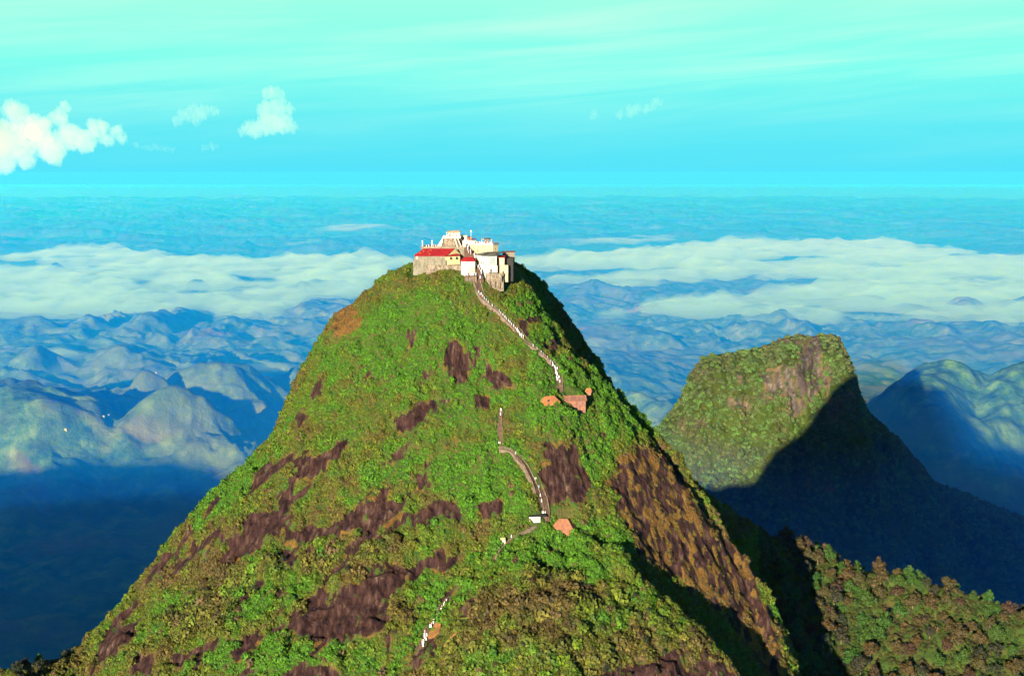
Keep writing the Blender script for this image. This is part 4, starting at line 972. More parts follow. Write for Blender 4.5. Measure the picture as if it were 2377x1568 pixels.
# lone hut at the left brow
o = Z(118, 712, 735)
lh = House('lone_hut', 'tiny white hut with dark roof alone on the left brow of the summit', 'hut', o)
lh.walls(0, 1.6, 0, 2, -2.5, 1.3, 'white'); lh.gable(0, 1.6, 0, 2, 1.3, 0.7, 0.25, 'darkroof', 0.1); lh.window(0.8, 0.2, 0.5, 0.8, 0, 'dark', 'door')

for (xd, yd, w_, lab) in FARHOUSES:
    w_ *= 0.55
    p_ = far_hit(xd, yd)
    if p_ is None: continue
    fh = House('farm_house', lab, 'house', p_, 0.2, 'tiny houses on the far hills')
    fh.walls(-w_ / 2, w_ / 2, -3, 3, -6, 3, 'white'); fh.gable(-w_ / 2, w_ / 2, -3, 3, 3, 1.6, 0.4, 'white', 0.3)
# ------------------------------------------------------------------ huts on the way
def roofhut(name, label, cat, px, py, w, d, h, rh, rz, mat, wall='rust', hip=0.0, lift=0.0, tan_end=False):
    p = hit(px, py); z = p.z + lift
    b = House(name, label, cat, Vector((p.x, p.y, z)), rz)
    b.walls(-w / 2, w / 2, -d / 2, d / 2, -6, h, wall); b.gable(-w / 2, w / 2, -d / 2, d / 2, h, rh, 0.6, mat, 0.14, hip, wall)
    b.window(-w * 0.25, 0.0, 0.9, max(h, 1.0) * 0.9, -d / 2, 'dark', 'door', 'kerb'); EXCL.append((p.x, p.y + 0.8, max(w, d) * 0.34)); return b
def D3(x, y): return ((1330 + x / 11.885) * 0.91705, (960 + y / 11.885) * 0.91705)
roofhut('long_hut', 'long pilgrim hut with patchy rust brown sheet roof below the upper steps', 'hut', *D3(1340, 560), 14.5, 4.8, 0.4, 1.9, math.radians(9), 'rust', 'rust', 0, -0.9)
roofhut('tarpaulin_shelter', 'orange roofed shelter joined to the left end of the long rusty hut', 'shelter', *D3(730, 600), 7.6, 5.0, 0.1, 2.2, math.radians(24), 'orust', 'orust', 2.0, -0.6)
roofhut('small_shed', 'small orange brown shed just right of the long rusty hut', 'shed', *D3(1910, 430), 2.6, 2.6, 0.6, 1.2, math.radians(-18), 'orust', 'rust', 0.8, 1.0)
lo = roofhut('pyramid_roof_hut', 'hut with a large light tan hipped roof at the foot of the railed steps', 'hut', 1308, 1222, 12.0, 9.5, 0.5, 4.6, math.radians(-14), 'tan', 'tan', 4.6, -1.3)
p = hit(1251, 1212)
wv = House('tea_stall', 'narrow white stall with dark flat roof left of the tan roofed hut', 'stall', Vector((p.x - 4.4, p.y, p.z + 0.3)))
wv.walls(0, 5.0, 0, 3, -4, 2.4, 'white'); wv.part('roof', lambda b: slabface(b, [(-0.3, -0.3, 2.45), (7.6, -0.3, 2.6), (7.6, 3.4, 3.2), (-0.3, 3.4, 3.0)], 0.16), 'dark'); wv.window(3.4, 0.4, 1.0, 1.5, 0, 'cream', 'door'); wv.part('post', lambda b: tube(b, (7.3, 0, -2), (7.3, 0, 2.5), 0.1), 'kerb')
EXCL.append((p.x - 1, p.y + 0.5, 2.6))
sb = hit(1168, 1258)
st = House('roadside_stall', 'tiny yellow and white stall beside the thin footpath below the tea stall', 'stall', Vector((sb.x, sb.y, sb.z)))
st.walls(-0.9, 0.9, -0.7, 0.7, -2, 1.2, 'white'); st.part('awning', lambda b: slabface(b, [(-1.3, -1.2, 1.3), (1.0, -1.2, 1.3), (1.0, 0.8, 2.0), (-1.3, 0.8, 2.0)], 0.1), 'yellow')
EXCL.append((sb.x, sb.y, 1.6))

# ------------------------------------------------------------------ pilgrims
def person_mesh(pose):
    me = bpy.data.meshes.new('body'); bm = bmesh.new()
    sw, lean = pose
    J = {'hip': (0, 0, 0.95), 'belly': (0, -0.02 - lean * 0.3, 1.15), 'chest': (0, -lean * 0.6, 1.36), 'neck': (0, -lean, 1.50), 'head': (0, -lean - 0.03, 1.62), 'top': (0, -lean - 0.02, 1.72)}
    for s_ in (-1, 1):
        k = sw * s_
        J[f'hp{s_}'] = (0.10 * s_, 0, 0.90); J[f'kn{s_}'] = (0.11 * s_, -0.16 * k - 0.03, 0.50); J[f'an{s_}'] = (0.11 * s_, -0.14 * k + 0.05, 0.08); J[f'toe{s_}'] = (0.12 * s_, -0.14 * k - 0.13, 0.03)
        J[f'sh{s_}'] = (0.19 * s_, -lean * 0.8, 1.40); J[f'el{s_}'] = (0.25 * s_, 0.1 * k - lean * 0.7, 1.13); J[f'wr{s_}'] = (0.25 * s_, 0.05 * k - 0.14 - lean * 0.5, 0.93); J[f'ha{s_}'] = (0.24 * s_, 0.05 * k - 0.20 - lean * 0.5, 0.85)
    R = {'hip': .15, 'belly': .13, 'chest': .16, 'neck': .055, 'head': .095, 'top': .07, 'hp': .095, 'kn': .062, 'an': .042, 'toe': .04, 'sh': .065, 'el': .042, 'wr': .03, 'ha': .035}
    ks = list(J); V = {k: bm.verts.new(J[k]) for k in ks}
    E = [('hip', 'belly'), ('belly', 'chest'), ('chest', 'neck'), ('neck', 'head'), ('head', 'top')]
    for s_ in (-1, 1): E += [('hip', f'hp{s_}'), (f'hp{s_}', f'kn{s_}'), (f'kn{s_}', f'an{s_}'), (f'an{s_}', f'toe{s_}'), ('chest', f'sh{s_}'), (f'sh{s_}', f'el{s_}'), (f'el{s_}', f'wr{s_}'), (f'wr{s_}', f'ha{s_}')]
    for a, b in E: bm.edges.new((V[a], V[b]))
    bm.to_mesh(me); bm.free()
    o = bpy.data.objects.new('tmp', me); C.objects.link(o)
    o.modifiers.new('s', 'SKIN')
    for i, k in enumerate(ks):
        r = R[k.rstrip('-1')] if k.rstrip('-1') in R else R[k]
        me.skin_vertices[0].data[i].radius = (r, r * 0.8); me.skin_vertices[0].data[i].use_root = (k == 'hip')
    sub = o.modifiers.new('u', 'SUBSURF'); sub.levels = 1; sub.render_levels = 1
    dg = bpy.context.evaluated_depsgraph_get(); out = bpy.data.meshes.new_from_object(o.evaluated_get(dg)); out.name = 'body'
    bpy.data.objects.remove(o); 
    for p in out.polygons: p.use_smooth = True
    return out
def cloth_mesh(z0, z1, rad, lean, n=12):
    bm = bmesh.new(); rings = []
    for z, rx, ry in rad:
        y = -lean * max(0, (z - 0.95)) * 1.2
        rings.append([bm.verts.new((math.cos(6.2832 * i / n) * rx, y + math.sin(6.2832 * i / n) * ry * (1 + 0.06 * math.sin(i * 2.4)), z)) for i in range(n)])
    for a, b in zip(rings[:-1], rings[1:]):
        for i in range(n): bm.faces.new((a[i], a[(i + 1) % n], b[(i + 1) % n], b[i]))
    bm.faces.new(rings[0][::-1]); bm.faces.new(rings[-1])
    me = bpy.data.meshes.new('clothes'); bm.to_mesh(me); bm.free()
    for p in me.polygons: p.use_smooth = True
    return me
def flatmat(name, c):
    m = Mat(name, 0.9, 0.1); n = m.noise(6, 3, 0.5, m.pos()); m.color(m.mix(n, c, tuple(v * 0.8 for v in c))); return m.m
SKIN = flatmat('skin', (0.14, 0.07, 0.045)); HAIR = flatmat('black_hair', (0.012, 0.01, 0.01))
CLO = {'white': flatmat('white_cloth', (0.82, 0.80, 0.74)), 'red': flatmat('red_cloth', (0.60, 0.03, 0.04)), 'blue': flatmat('pale_blue_cloth', (0.45, 0.70, 0.72)), 'dark': flatmat('dark_cloth', (0.05, 0.045, 0.06)), 'pink': flatmat('pink_cloth', (0.75, 0.38, 0.36)), 'yellow': flatmat('yellow_cloth', (0.7, 0.5, 0.08))}
bodies = [person_mesh((1, 0.06)), person_mesh((-0.8, 0.10)), person_mesh((0.15, 0.02))]
for b_ in bodies: b_.materials.append(SKIN)
shirts, skirts = [], []
for ln in (0.06, 0.10, 0.02):
    shirts.append(cloth_mesh(0, 0, [(0.92, .19, .15), (1.05, .18, .145), (1.25, .20, .16), (1.38, .235, .165), (1.46, .20, .13), (1.51, .09, .08)], ln))
    skirts.append(cloth_mesh(0, 0, [(0.22, .24, .24), (0.45, .225, .22), (0.75, .21, .19), (0.96, .20, .165)], ln))
def hair_mesh():
    bm = bmesh.new(); bmesh.ops.create_icosphere(bm, subdivisions=2, radius=0.115, matrix=Matrix.Translation((0, 0.02, 1.665)))
    bmesh.ops.delete(bm, geom=[v for v in bm.verts if v.co.z < 1.60 or v.co.y < -0.07 and v.co.z < 1.69], context='VERTS'); me = bpy.data.meshes.new('hair'); bm.to_mesh(me); bm.free(); me.materials.append(HAIR); return me
HM = hair_mesh()
PROTO = {}
def person(loc, col, pose, rz, label, group, col2=None, sc=1.0):
    key = (col, col2, pose)
    r = empty('person', loc, rz); r.scale = (sc,) * 3
    o = link('body', bodies[pose], None, r)
    for nm, src, cc in (('shirt', shirts[pose], col), ('sarong', skirts[pose], col2 or col)):
        if (nm, pose, cc) not in PROTO:
            m2 = src.copy(); m2.name = nm; m2.materials.append(CLO[cc]); PROTO[(nm, pose, cc)] = m2
        link(nm, PROTO[(nm, pose, cc)], None, r)
    link('hair', HM, None, r)
    return tag(r, label, 'person', group)
COLN = {'white': 'white', 'red': 'red', 'blue': 'pale blue', 'dark': 'dark', 'pink': 'pink', 'yellow': 'yellow'}
ORD = 'first second third fourth fifth sixth seventh eighth ninth tenth eleventh twelfth thirteenth fourteenth fifteenth sixteenth seventeenth eighteenth nineteenth twentieth twenty-first twenty-second'.split()
def crowd_on(si, spans, group, where, up=True):
    spans = sorted(spans, key=lambda t: t[1])
    pts = STAIRS[si]; n = len(pts)
    pr = np.array([project(p.x, p.y, p.z) for p, w in pts])
    for k_, (x, y, c) in enumerate(spans):
        i = int(np.argmin((pr[:, 0] - x) ** 2 + (pr[:, 1] - y) ** 2)); i = min(max(i, 1), n - 2)
        p, w = pts[i]; d = (pts[i - 1][0] - pts[i + 1][0]); d.z = 0; d.normalize(); nn = Vector((-d.y, d.x, 0))
        off = max(-w / 2 + 0.3, min(w / 2 - 0.3, (x - pr[i, 0]) * p.y / F)) * (1 if nn.x > 0 else -1)
        q = p + nn * off + Vector((0, 0, 0.02))
        pose = random.randrange(3); rz = math.atan2(d.x, -d.y) + (0 if random.random() < 0.75 else math.pi) + random.uniform(-.4, .4)
        c2 = c if random.random() < 0.75 else 'white'
        person(q, c, pose, rz, f'{ORD[k_]} pilgrim from the top {where}, {COLN[c]} clothes', group, c2, 1.0)
R2 = random.Random(4)
def scatter_line(pl, n, jit=2.2, cols=('white',) * 8 + ('red', 'pink')):
    out = []; L = [0]
    for a, b in zip(pl[:-1], pl[1:]): L.append(L[-1] + math.hypot(b[0] - a[0], b[1] - a[1]))
    for k in range(n):
        t = (k + R2.uniform(0.1, 0.9)) / n * L[-1]; i = max(j for j in range(len(pl) - 1) if L[j] <= t); u = (t - L[i]) / (L[i + 1] - L[i])
        out.append((pl[i][0] + (pl[i + 1][0] - pl[i][0]) * u + R2.uniform(-jit, jit), pl[i][1] + (pl[i + 1][1] - pl[i][1]) * u, R2.choice(cols)))
    return out
G1 = 'pilgrims on the steps of the peak'
crowd_on(0, [(1110, 685, 'white'), (1113, 690, 'white'), (1118, 688, 'white'), (1121, 692, 'white'), (1116, 696, 'red'), (1124, 698, 'white'), (1128, 702, 'white'), (1132, 704, 'white'), (1141, 711, 'white')], G1, 'on the steps below the summit buildings')
crowd_on(0, scatter_line([(1158, 725), (1172, 742), (1184, 752)], 9), G1, 'on steps beside the bright scrub patch')
crowd_on(0, scatter_line([(1186, 755), (1200, 768), (1206, 780), (1215, 792)], 21, 5), G1, 'in the crowd beside the curved boulder')
crowd_on(0, scatter_line([(1236, 808), (1256, 824)], 4), G1, 'on the thin flight below the boulder')
crowd_on(0, [(1255, 824, 'white'), (1259, 827, 'blue'), (1266, 833, 'red'), (1270, 836, 'white'), (1281, 838, 'red'), (1276, 842, 'white')], G1, 'at the bend above the long hut')
crowd_on(0, scatter_line([(1280, 845), (1290, 858), (1295, 875), (1297, 890)], 15, 3.5, ('white',) * 12 + ('pink',)), G1, 'on the wide flight above the long hut')
crowd_on(1, [(1163, 954, 'white'), (1162, 962, 'white'), (1158, 1040, 'white'), (1161, 1041, 'pink')], G1, 'on the flight hidden in scrub')
crowd_on(2, [(1197, 1058, 'white'), (1200, 1056, 'yellow'), (1243, 1116, 'white'), (1247, 1114, 'white'), (1252, 1131, 'blue'), (1254, 1150, 'white'), (1257, 1168, 'white'), (1262, 1196, 'white'), (1259, 1198, 'white'), (1266, 1199, 'white')], G1, 'on the railed steps beside the slab')
crowd_on(4, scatter_line([(1037, 1397), (1022, 1420), (1008, 1444), (996, 1462)], 22, 3.5, ('white',) * 14 + ('pink',)), G1, 'of the upper file in the bottom slope')
crowd_on(4, scatter_line([(990, 1470), (984, 1490), (979, 1504)], 13, 4.5), G1, 'of the lower file in the bottom slope')
crowd_on(3, [(1187, 1250, 'white'), (1172, 1262, 'yellow')], G1, 'on the footpath below the stall')
# landing, roof terrace, court
o, w, h = LAND
for k in range(20):
    cc = R2.choice(['white'] * 8 + ['red', 'blue'])
    person(o + Vector((-0.2 + (k + 0.5) / 20 * (w + 0.2), R2.uniform(0.4, 4.4), h)), cc, k % 3, R2.uniform(0, 6.28), f'{ORD[k]} pilgrim from the left on the landing, {COLN[cc]} clothes', 'pilgrims gathered on the landing')
o, w, h = ROOFT
for k in range(14):
    cc = R2.choice(['white'] * 5 + ['red', 'dark', 'pink'])
    person(o + Vector((0.5 + (w - 1) * k / 13 + R2.uniform(-.25, .25), R2.uniform(0.6, 3.0), h)), cc, k % 3, R2.uniform(0, 6.28), f'{ORD[k]} pilgrim from the left on the cream hall roof, {COLN[cc]} clothes', 'pilgrims on the roof terrace')
cpts = [Z(1385, 800, 700.5), Z(1365, 700, 702), Z(1345, 600, 705), Z(1280, 480, 709), Z(1225, 420, 713), Z(1200, 340, 718)]
for k in range(17):
    t_ = (k + 0.5) / 17 * 5; i = min(int(t_), 4); q = cpts[i].lerp(cpts[i + 1], t_ - i); cc = R2.choice(['white'] * 5 + ['red', 'red', 'dark', 'pink']); person(q + Vector((R2.uniform(-1.2, 1.2), 0, 0.05)), cc, k % 3, R2.uniform(-.5, .5) + math.pi, f'{ORD[k]} pilgrim from the bottom on the red brown court steps, {COLN[cc]} clothes', 'pilgrims on the court steps')
o = sh.o
for k in range(6): person(Vector((Z(930 + k * 32, 200, 733.2).x, 733.6, o.z + Z(900, 232, 733).z - o.z + 0.5)), ('white', 'dark', 'white')[k % 3], k % 3, R2.uniform(0, 6.28), f'{ORD[k]} pilgrim from the left at the highest shrine parapet', 'pilgrims on the shrine terrace')
for k in range(9): person(Vector((Z(650 + k * 22 + R2.uniform(-8, 8), 345, 719).x, 719.5 + R2.uniform(0, 2), TZ - 0.45)), R2.choice(['white', 'white', 'pink', 'dark']), k % 3, R2.uniform(0, 6.28), f'{ORD[k]} pilgrim from the left on the terrace behind the long red roof', 'pilgrims on the stone terrace')
EXCL += [(-20 + 6 * k, 732, 15) for k in (-3, 0, 3)]

# ------------------------------------------------------------------ vegetation
def leafmat(name, tint=None):
    m = Mat(name, 0.75, 0.25); n = m.noise(1.7, 2, 0.5, m.pos())
    oi = m.N.new('ShaderNodeObjectInfo')
    if tint is None: base = m.attrc('tint', 'INSTANCER')
    else: base = m.mix(m.math('MULTIPLY', oi.outputs['Random'], 0.8), tint, tuple(v * f for v, f in zip(tint, (1.5, 0.85, 0.8))))
    m.color(m.mix(m.rng(n, 0.35, 0.65), m.mix(1.0, base, (0.62, 0.66, 0.6), 'MULTIPLY'), m.mix(1.0, base, (1.28, 1.22, 1.2), 'MULTIPLY'))); return m.m
def leaves(n, lobes, size, r_, flat=0.9):
    """leaf sprays spread through lobes: each (x, y, z, radius)"""
    vs, fs = [], []
    W = [l[3] ** 2 for l in lobes]
    for k in range(n):
        l = r_.choices(lobes, W)[0]
        d = Vector((r_.gauss(0, 1), r_.gauss(0, 1), r_.gauss(0.25, 0.9))).normalized()
        p = Vector(l[:3]) + d * l[3] * (r_.uniform(0.72, 1.03) if r_.random() < 0.8 else r_.uniform(0.3, 0.8))
        nrm = (d + Vector((r_.gauss(0, .5), r_.gauss(0, .5), r_.gauss(0.2, .5)))).normalized()
        u = nrm.orthogonal().normalized(); a = r_.uniform(0, 6.28); u = Matrix.Rotation(a, 3, nrm) @ u; w = nrm.cross(u)
        s_ = size * r_.uniform(0.6, 1.35); b = len(vs)
        vs += [p - u * s_ - w * s_ * 0.5, p + u * s_ * 0.2 - w * s_ * 0.75 + nrm * s_ * .15, p + u * s_ + w * s_ * 0.2, p - u * s_ * 0.15 + w * s_ * 0.7 + nrm * s_ * .1]
        fs.append((b, b + 1, b + 2, b + 3))
    me = bpy.data.meshes.new('leaves'); me.from_pydata(vs, [], fs); me.update(); return me
LEAFM = leafmat('shrub_leaf')
shr = bpy.data.collections.new('shrub_kinds')
rr_ = random.Random(12)
for k in range(5):
    lobes = [(0, 0, 0.15, 0.75)] + [(rr_.uniform(-.6, .6), rr_.uniform(-.6, .6), rr_.uniform(0.0, .5), rr_.uniform(.3, .5)) for _ in range(3)]
    me = leaves(95, lobes, 0.21, rr_); me.name = 'shrub'; me.materials.append(LEAFM)
    o = bpy.data.objects.new('shrub_kind', me); shr.objects.link(o)
def sample_surface(dens_fn, margin=260, zone=None):
    """random points on the mountain's mesh, area weighted"""
    A = np.stack([MX, MY, MZ], -1)
    P0 = A[:-1]; P1 = A[1:]; Q0 = np.roll(P0, -1, 1); Q1 = np.roll(P1, -1, 1)
    n_ = np.cross(P1 - P0, Q0 - P0); area = np.linalg.norm(n_, axis=-1); n_ = n_ / (area[..., None] + 1e-9)
    n_[n_[..., 2] < 0] *= -1
    pxx, pyy = project(P0[..., 0], P0[..., 1], P0[..., 2])
    ok = (pxx > -margin) & (pxx < 2377 + margin) & (pyy < 1568 + margin) & (P0[..., 1] > 350) & (P0[..., 1] < 900)
    view = np.stack([P0[..., 0], P0[..., 1], P0[..., 2] - 48], -1); view /= np.linalg.norm(view, axis=-1)[..., None]
    ok &= (n_ * view).sum(-1) < 0.25
    d = dens_fn(P0, pxx, pyy) * area * ok
    cnt = rng.poisson(d); ii, jj = np.nonzero(cnt); rpt = cnt[ii, jj]; ii = np.repeat(ii, rpt); jj = np.repeat(jj, rpt)
    u = rng.random(len(ii))[:, None]; v = rng.random(len(ii))[:, None]
    pos = (P0[ii, jj] * (1 - u) + P1[ii, jj] * u) * (1 - v) + (Q0[ii, jj] * (1 - u) + Q1[ii, jj] * u) * v
    return pos, ii, jj, n_[ii, jj]
def dpath(p, pad):
    keep = np.ones(len(p), bool)
    for (x, y, z, w) in PT: keep &= (np.abs(p[:, 0] - x) > w / 2 + pad) | (np.abs(p[:, 1] - y) > w / 2 + pad) | (np.hypot(p[:, 0] - x, p[:, 1] - y) > w / 2 + pad)
    for (x, y, r) in EXCL: keep &= np.hypot(p[:, 0] - x, p[:, 1] - y) > r
    return keep
pos, ii, jj, nn_ = sample_surface(lambda p, a, b: 0.80 * np.clip(1.12 - 2.6 * blur(rock1, 2)[:-1], 0, 1) * (1 - 0.62 * np.clip(rim[:-1], 0, 1)) * np.where((a > 1780) & (p[..., 1] > 680) & (p[..., 0] > 105), 0.3, 1))
k_ = dpath(pos, 0.4); pos, ii, jj, nn_ = pos[k_], ii[k_], jj[k_], nn_[k_]
n = len(pos); print('shrubs', n)
br = bright[ii, jj]; dk = darkf[ii, jj]; rm = np.clip(rim[ii, jj], 0, 1); ro = MRHO[ii, jj]
big_n = fbm(pos[:, 0] / 26, pos[:, 2] / 22 + pos[:, 1] / 60, 4, 700, 0.6); sm_n = fbm(pos[:, 0] / 5, pos[:, 2] / 5, 3, 720, 0.6)
ptx, pty = project(pos[:, 0], pos[:, 1], pos[:, 2]); lowleft = sstep(900, 1250, pty)
gr = np.clip(0.62 + 0.55 * big_n + 0.35 * sm_n + 0.55 * br - 0.16 * dk - 0.9 * rm - 0.08 * lowleft, 0, 1)
pal = np.array([(0.092, 0.060, 0.010), (0.092, 0.086, 0.005), (0.078, 0.110, 0.002), (0.052, 0.138, 0.001)])
gi = gr * 2.999; g0 = gi.astype(int); gf = (gi - g0)[:, None]
col = pal[g0] * (1 - gf) + pal[g0 + 1] * gf
col *= (0.78 + 0.5 * rng.random(n))[:, None] * (1 - 0.35 * np.clip(dk, 0, 1) * (rng.random(n) < 0.4))[:, None]
under = (ptx > 1760) & (pos[:, 1] > 690) & (pos[:, 0] > 115); col[under] *= 0.42  # shade between the forest trees put into the scrub's colour
brown = rng.random(n) < 0.03; col[brown] = (0.10, 0.06, 0.02)
scl = (0.70 + 0.48 * rng.random(n)) * (1 + 0.55 * dk) * (1 - 0.35 * rm) * (1 + 1.0 * (rng.random(n) < 0.05) + 0.4 * np.clip(fbm(pos[:, 0] / 14, pos[:, 2] / 12, 3, 733), -0.5, 1)) * (1.0 + 0.35 * sstep(60, 150, ro))
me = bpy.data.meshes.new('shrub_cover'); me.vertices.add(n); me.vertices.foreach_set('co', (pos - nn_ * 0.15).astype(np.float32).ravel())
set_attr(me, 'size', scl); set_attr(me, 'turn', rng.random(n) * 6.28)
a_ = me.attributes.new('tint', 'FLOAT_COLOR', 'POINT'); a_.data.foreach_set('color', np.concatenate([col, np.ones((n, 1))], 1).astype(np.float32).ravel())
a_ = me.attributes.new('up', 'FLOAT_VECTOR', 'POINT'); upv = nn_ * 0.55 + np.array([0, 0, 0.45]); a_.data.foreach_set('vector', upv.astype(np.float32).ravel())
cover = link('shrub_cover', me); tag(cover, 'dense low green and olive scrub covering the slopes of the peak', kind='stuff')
COVERS = [cover]
ng = bpy.data.node_groups.new('scatter_shrubs', 'GeometryNodeTree')
ng.interface.new_socket('Geometry', in_out='INPUT', socket_type='NodeSocketGeometry'); ng.interface.new_socket('Geometry', in_out='OUTPUT', socket_type='NodeSocketGeometry')
N = ng.nodes; L = ng.links; gi_ = N.new('NodeGroupInput'); go_ = N.new('NodeGroupOutput')
m2p = N.new('GeometryNodeMeshToPoints'); L.new(gi_.outputs[0], m2p.inputs[0])
iop = N.new('GeometryNodeInstanceOnPoints'); ci = N.new('GeometryNodeCollectionInfo'); ci.inputs['Collection'].default_value = shr; ci.inputs['Separate Children'].default_value = True; ci.inputs['Reset Children'].default_value = True
L.new(m2p.outputs[0], iop.inputs['Points']); L.new(ci.outputs[0], iop.inputs['Instance']); iop.inputs['Pick Instance'].default_value = True
rv = N.new('FunctionNodeRandomValue'); rv.data_type = 'INT'; rv.inputs[4].default_value = 0; rv.inputs[5].default_value = 4; L.new(rv.outputs[2], iop.inputs['Instance Index'])
def nattr(nm, t):
    q = N.new('GeometryNodeInputNamedAttribute'); q.data_type = t; q.inputs[0].default_value = nm; return q.outputs[0]
al = N.new('FunctionNodeAlignRotationToVector'); al.axis = 'Z'; L.new(nattr('up', 'FLOAT_VECTOR'), al.inputs['Vector'])
rt = N.new('FunctionNodeRotateRotation'); rt.rotation_space = 'LOCAL'; L.new(al.outputs[0], rt.inputs[0])
cb = N.new('ShaderNodeCombineXYZ'); L.new(nattr('turn', 'FLOAT'), cb.inputs[2]); e2r = N.new('FunctionNodeEulerToRotation'); L.new(cb.outputs[0], e2r.inputs[0]); L.new(e2r.outputs[0], rt.inputs[1])
L.new(rt.outputs[0], iop.inputs['Rotation']); L.new(nattr('size', 'FLOAT'), iop.inputs['Scale']); L.new(iop.outputs[0], go_.inputs[0])
def canopy():
    X, Y, Z_, V, rk = RM; A = np.stack([X, Y, Z_], -1)
    e1 = A[1:, :-1] - A[:-1, :-1]; e2 = A[:-1, 1:] - A[:-1, :-1]; nn = np.cross(e1, e2); area = np.linalg.norm(nn, axis=-1); nn = nn / (area[..., None] + 1e-9); nn[nn[..., 2] < 0] *= -1
    qx, qy = project(A[:-1, :-1, 0], A[:-1, :-1, 1], A[:-1, :-1, 2])
    ok = (V[:-1, :-1] < 0.03) & (qx < 2700) & (qy < 1420) & (~rk[:-1, :-1])
    cnt = rng.poisson(area * ok * 0.016); i, j = np.nonzero(cnt); c = cnt[i, j]; i = np.repeat(i, c); j = np.repeat(j, c); u = rng.random(len(i))[:, None]; v = rng.random(len(i))[:, None]
    p = A[i, j] + e1[i, j] * u + e2[i, j] * v; n = len(p); print('canopy', n)
    g = np.clip(0.55 + 0.5 * fbm(p[:, 0] / 60, p[:, 2] / 60, 4, 801) + 0.2 * rng.standard_normal(n), 0, 1)[:, None]
    col = np.array([[0.080, 0.072, 0.018]]) * (1 - g) + np.array([[0.066, 0.135, 0.018]]) * g; col = col * (0.6 + 0.7 * rng.random((n, 1)))
    me = bpy.data.meshes.new('forest_canopy'); me.vertices.add(n); me.vertices.foreach_set('co', p.astype(np.float32).ravel())
    set_attr(me, 'size', 3.2 + 3.6 * rng.random(n)); set_attr(me, 'turn', rng.random(n) * 6.28)
    a_ = me.attributes.new('tint', 'FLOAT_COLOR', 'POINT'); a_.data.foreach_set('color', np.concatenate([col, np.ones((n, 1))], 1).astype(np.float32).ravel())
    a_ = me.attributes.new('up', 'FLOAT_VECTOR', 'POINT'); a_.data.foreach_set('vector', (nn[i, j] * 0.4 + np.array([0, 0, 0.6])).astype(np.float32).ravel())
    o = link('forest_canopy', me); tag(o, 'far off forest canopy clothing the flat topped rock mountain', kind='stuff'); COVERS.append(o)
canopy()
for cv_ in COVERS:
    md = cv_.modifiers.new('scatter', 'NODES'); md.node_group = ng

# trees one can tell apart: trunk and crown each
TR = random.Random(21)
def trunk_mesh(h, lean, k):
    bm = bmesh.new(); p = Vector((0, 0, -2.5)); q = Vector((lean, lean * .4, h * 0.55))
    def limb(a, b, r0, r1, n=6):
        d = (b - a).normalized(); u = d.orthogonal().normalized(); w = d.cross(u)
        A = [bm.verts.new(a + (u * math.cos(6.2832 * i / n) + w * math.sin(6.2832 * i / n)) * r0) for i in range(n)]; B = [bm.verts.new(b + (u * math.cos(6.2832 * i / n) + w * math.sin(6.2832 * i / n)) * r1) for i in range(n)]
        for i in range(n): bm.faces.new((A[i], A[(i + 1) % n], B[(i + 1) % n], B[i]))
        bm.faces.new(A[::-1]); bm.faces.new(B)
    limb(p, q, 0.26, 0.16)
    for i in range(4):
        a = 1.57 * i + k; limb(q - Vector((0, 0, 0.25 * (i % 2))), q + Vector((math.cos(a) * h * .26, math.sin(a) * h * .26, h * 0.24)), 0.11, 0.05, 5)
    me = bpy.data.meshes.new('trunk'); bm.to_mesh(me); bm.free(); me.materials.append(M_['bark']); return me
KINDS = {'olive': (0.042, 0.038, 0.006), 'green': (0.024, 0.072, 0.003), 'brown': (0.038, 0.025, 0.008), 'dark': (0.018, 0.026, 0.006)}
KN = {'olive': 'olive crowned', 'green': 'bright green', 'brown': 'reddish brown', 'dark': 'dark leaved'}
KM = {k: leafmat(k + '_leaf', v) for k, v in KINDS.items()}
TT = {}
for k, kind in enumerate(KINDS):
    for v in range(3):
        h = 6.0 + v * 0.8
        lobes = [(0, 0, h * 0.62, 2.0)]
        for i in range(6): 
            a = i * 1.047 + TR.uniform(-.3, .3); rd = TR.uniform(1.3, 2.3); lobes.append((math.cos(a) * rd, math.sin(a) * rd, h * TR.uniform(0.36, 0.80), TR.uniform(1.0, 1.6)))
        lobes += [(TR.uniform(-1, 1), TR.uniform(-1, 1), h * 0.93, 1.0)]
        cm = leaves(760, lobes, 0.34, TR); cm.name = 'crown'; cm.materials.append(KM[kind])
        TT[(kind, v)] = (trunk_mesh(h, TR.uniform(-.6, .6), v), cm)
FIRST = {}
def tree(p, kind, v, sc, label, group):
    r = empty('tree', p, TR.uniform(0, 6.28)); z = sc * TR.uniform(0.85, 1.15); r.scale = (sc, sc, z)
    link('trunk', TT[(kind, v)][0], None, r); link('crown', TT[(kind, v)][1], None, r)
    return tag(r, label, 'tree', group)
def poisson_pick(pts, dist, nmax):
    out = []; cell = {}
    for i in rng.permutation(len(pts)):
        x, y = pts[i][0], pts[i][1]; c = (int(x // dist), int(y // dist)); ok = True
        for a in (-1, 0, 1):
            for b in (-1, 0, 1):
                for j in cell.get((c[0] + a, c[1] + b), ()):
                    if (pts[j][0] - x) ** 2 + (pts[j][1] - y) ** 2 < dist * dist: ok = False
        if ok: cell.setdefault(c, []).append(i); out.append(i)
        if len(out) >= nmax: break
    return out
FZ = [(1825, 1230), (2450, 1440), (2450, 1640), (1790, 1640), (1800, 1500)]
pos, ii, jj, nn_ = sample_surface(lambda p, a, b: 0.5 * (inpoly(a, b, FZ) & (p[..., 1] > 690) & (p[..., 0] > 122)), 120)
idx = poisson_pick(pos, 5.8, 225); print('forest', len(idx))
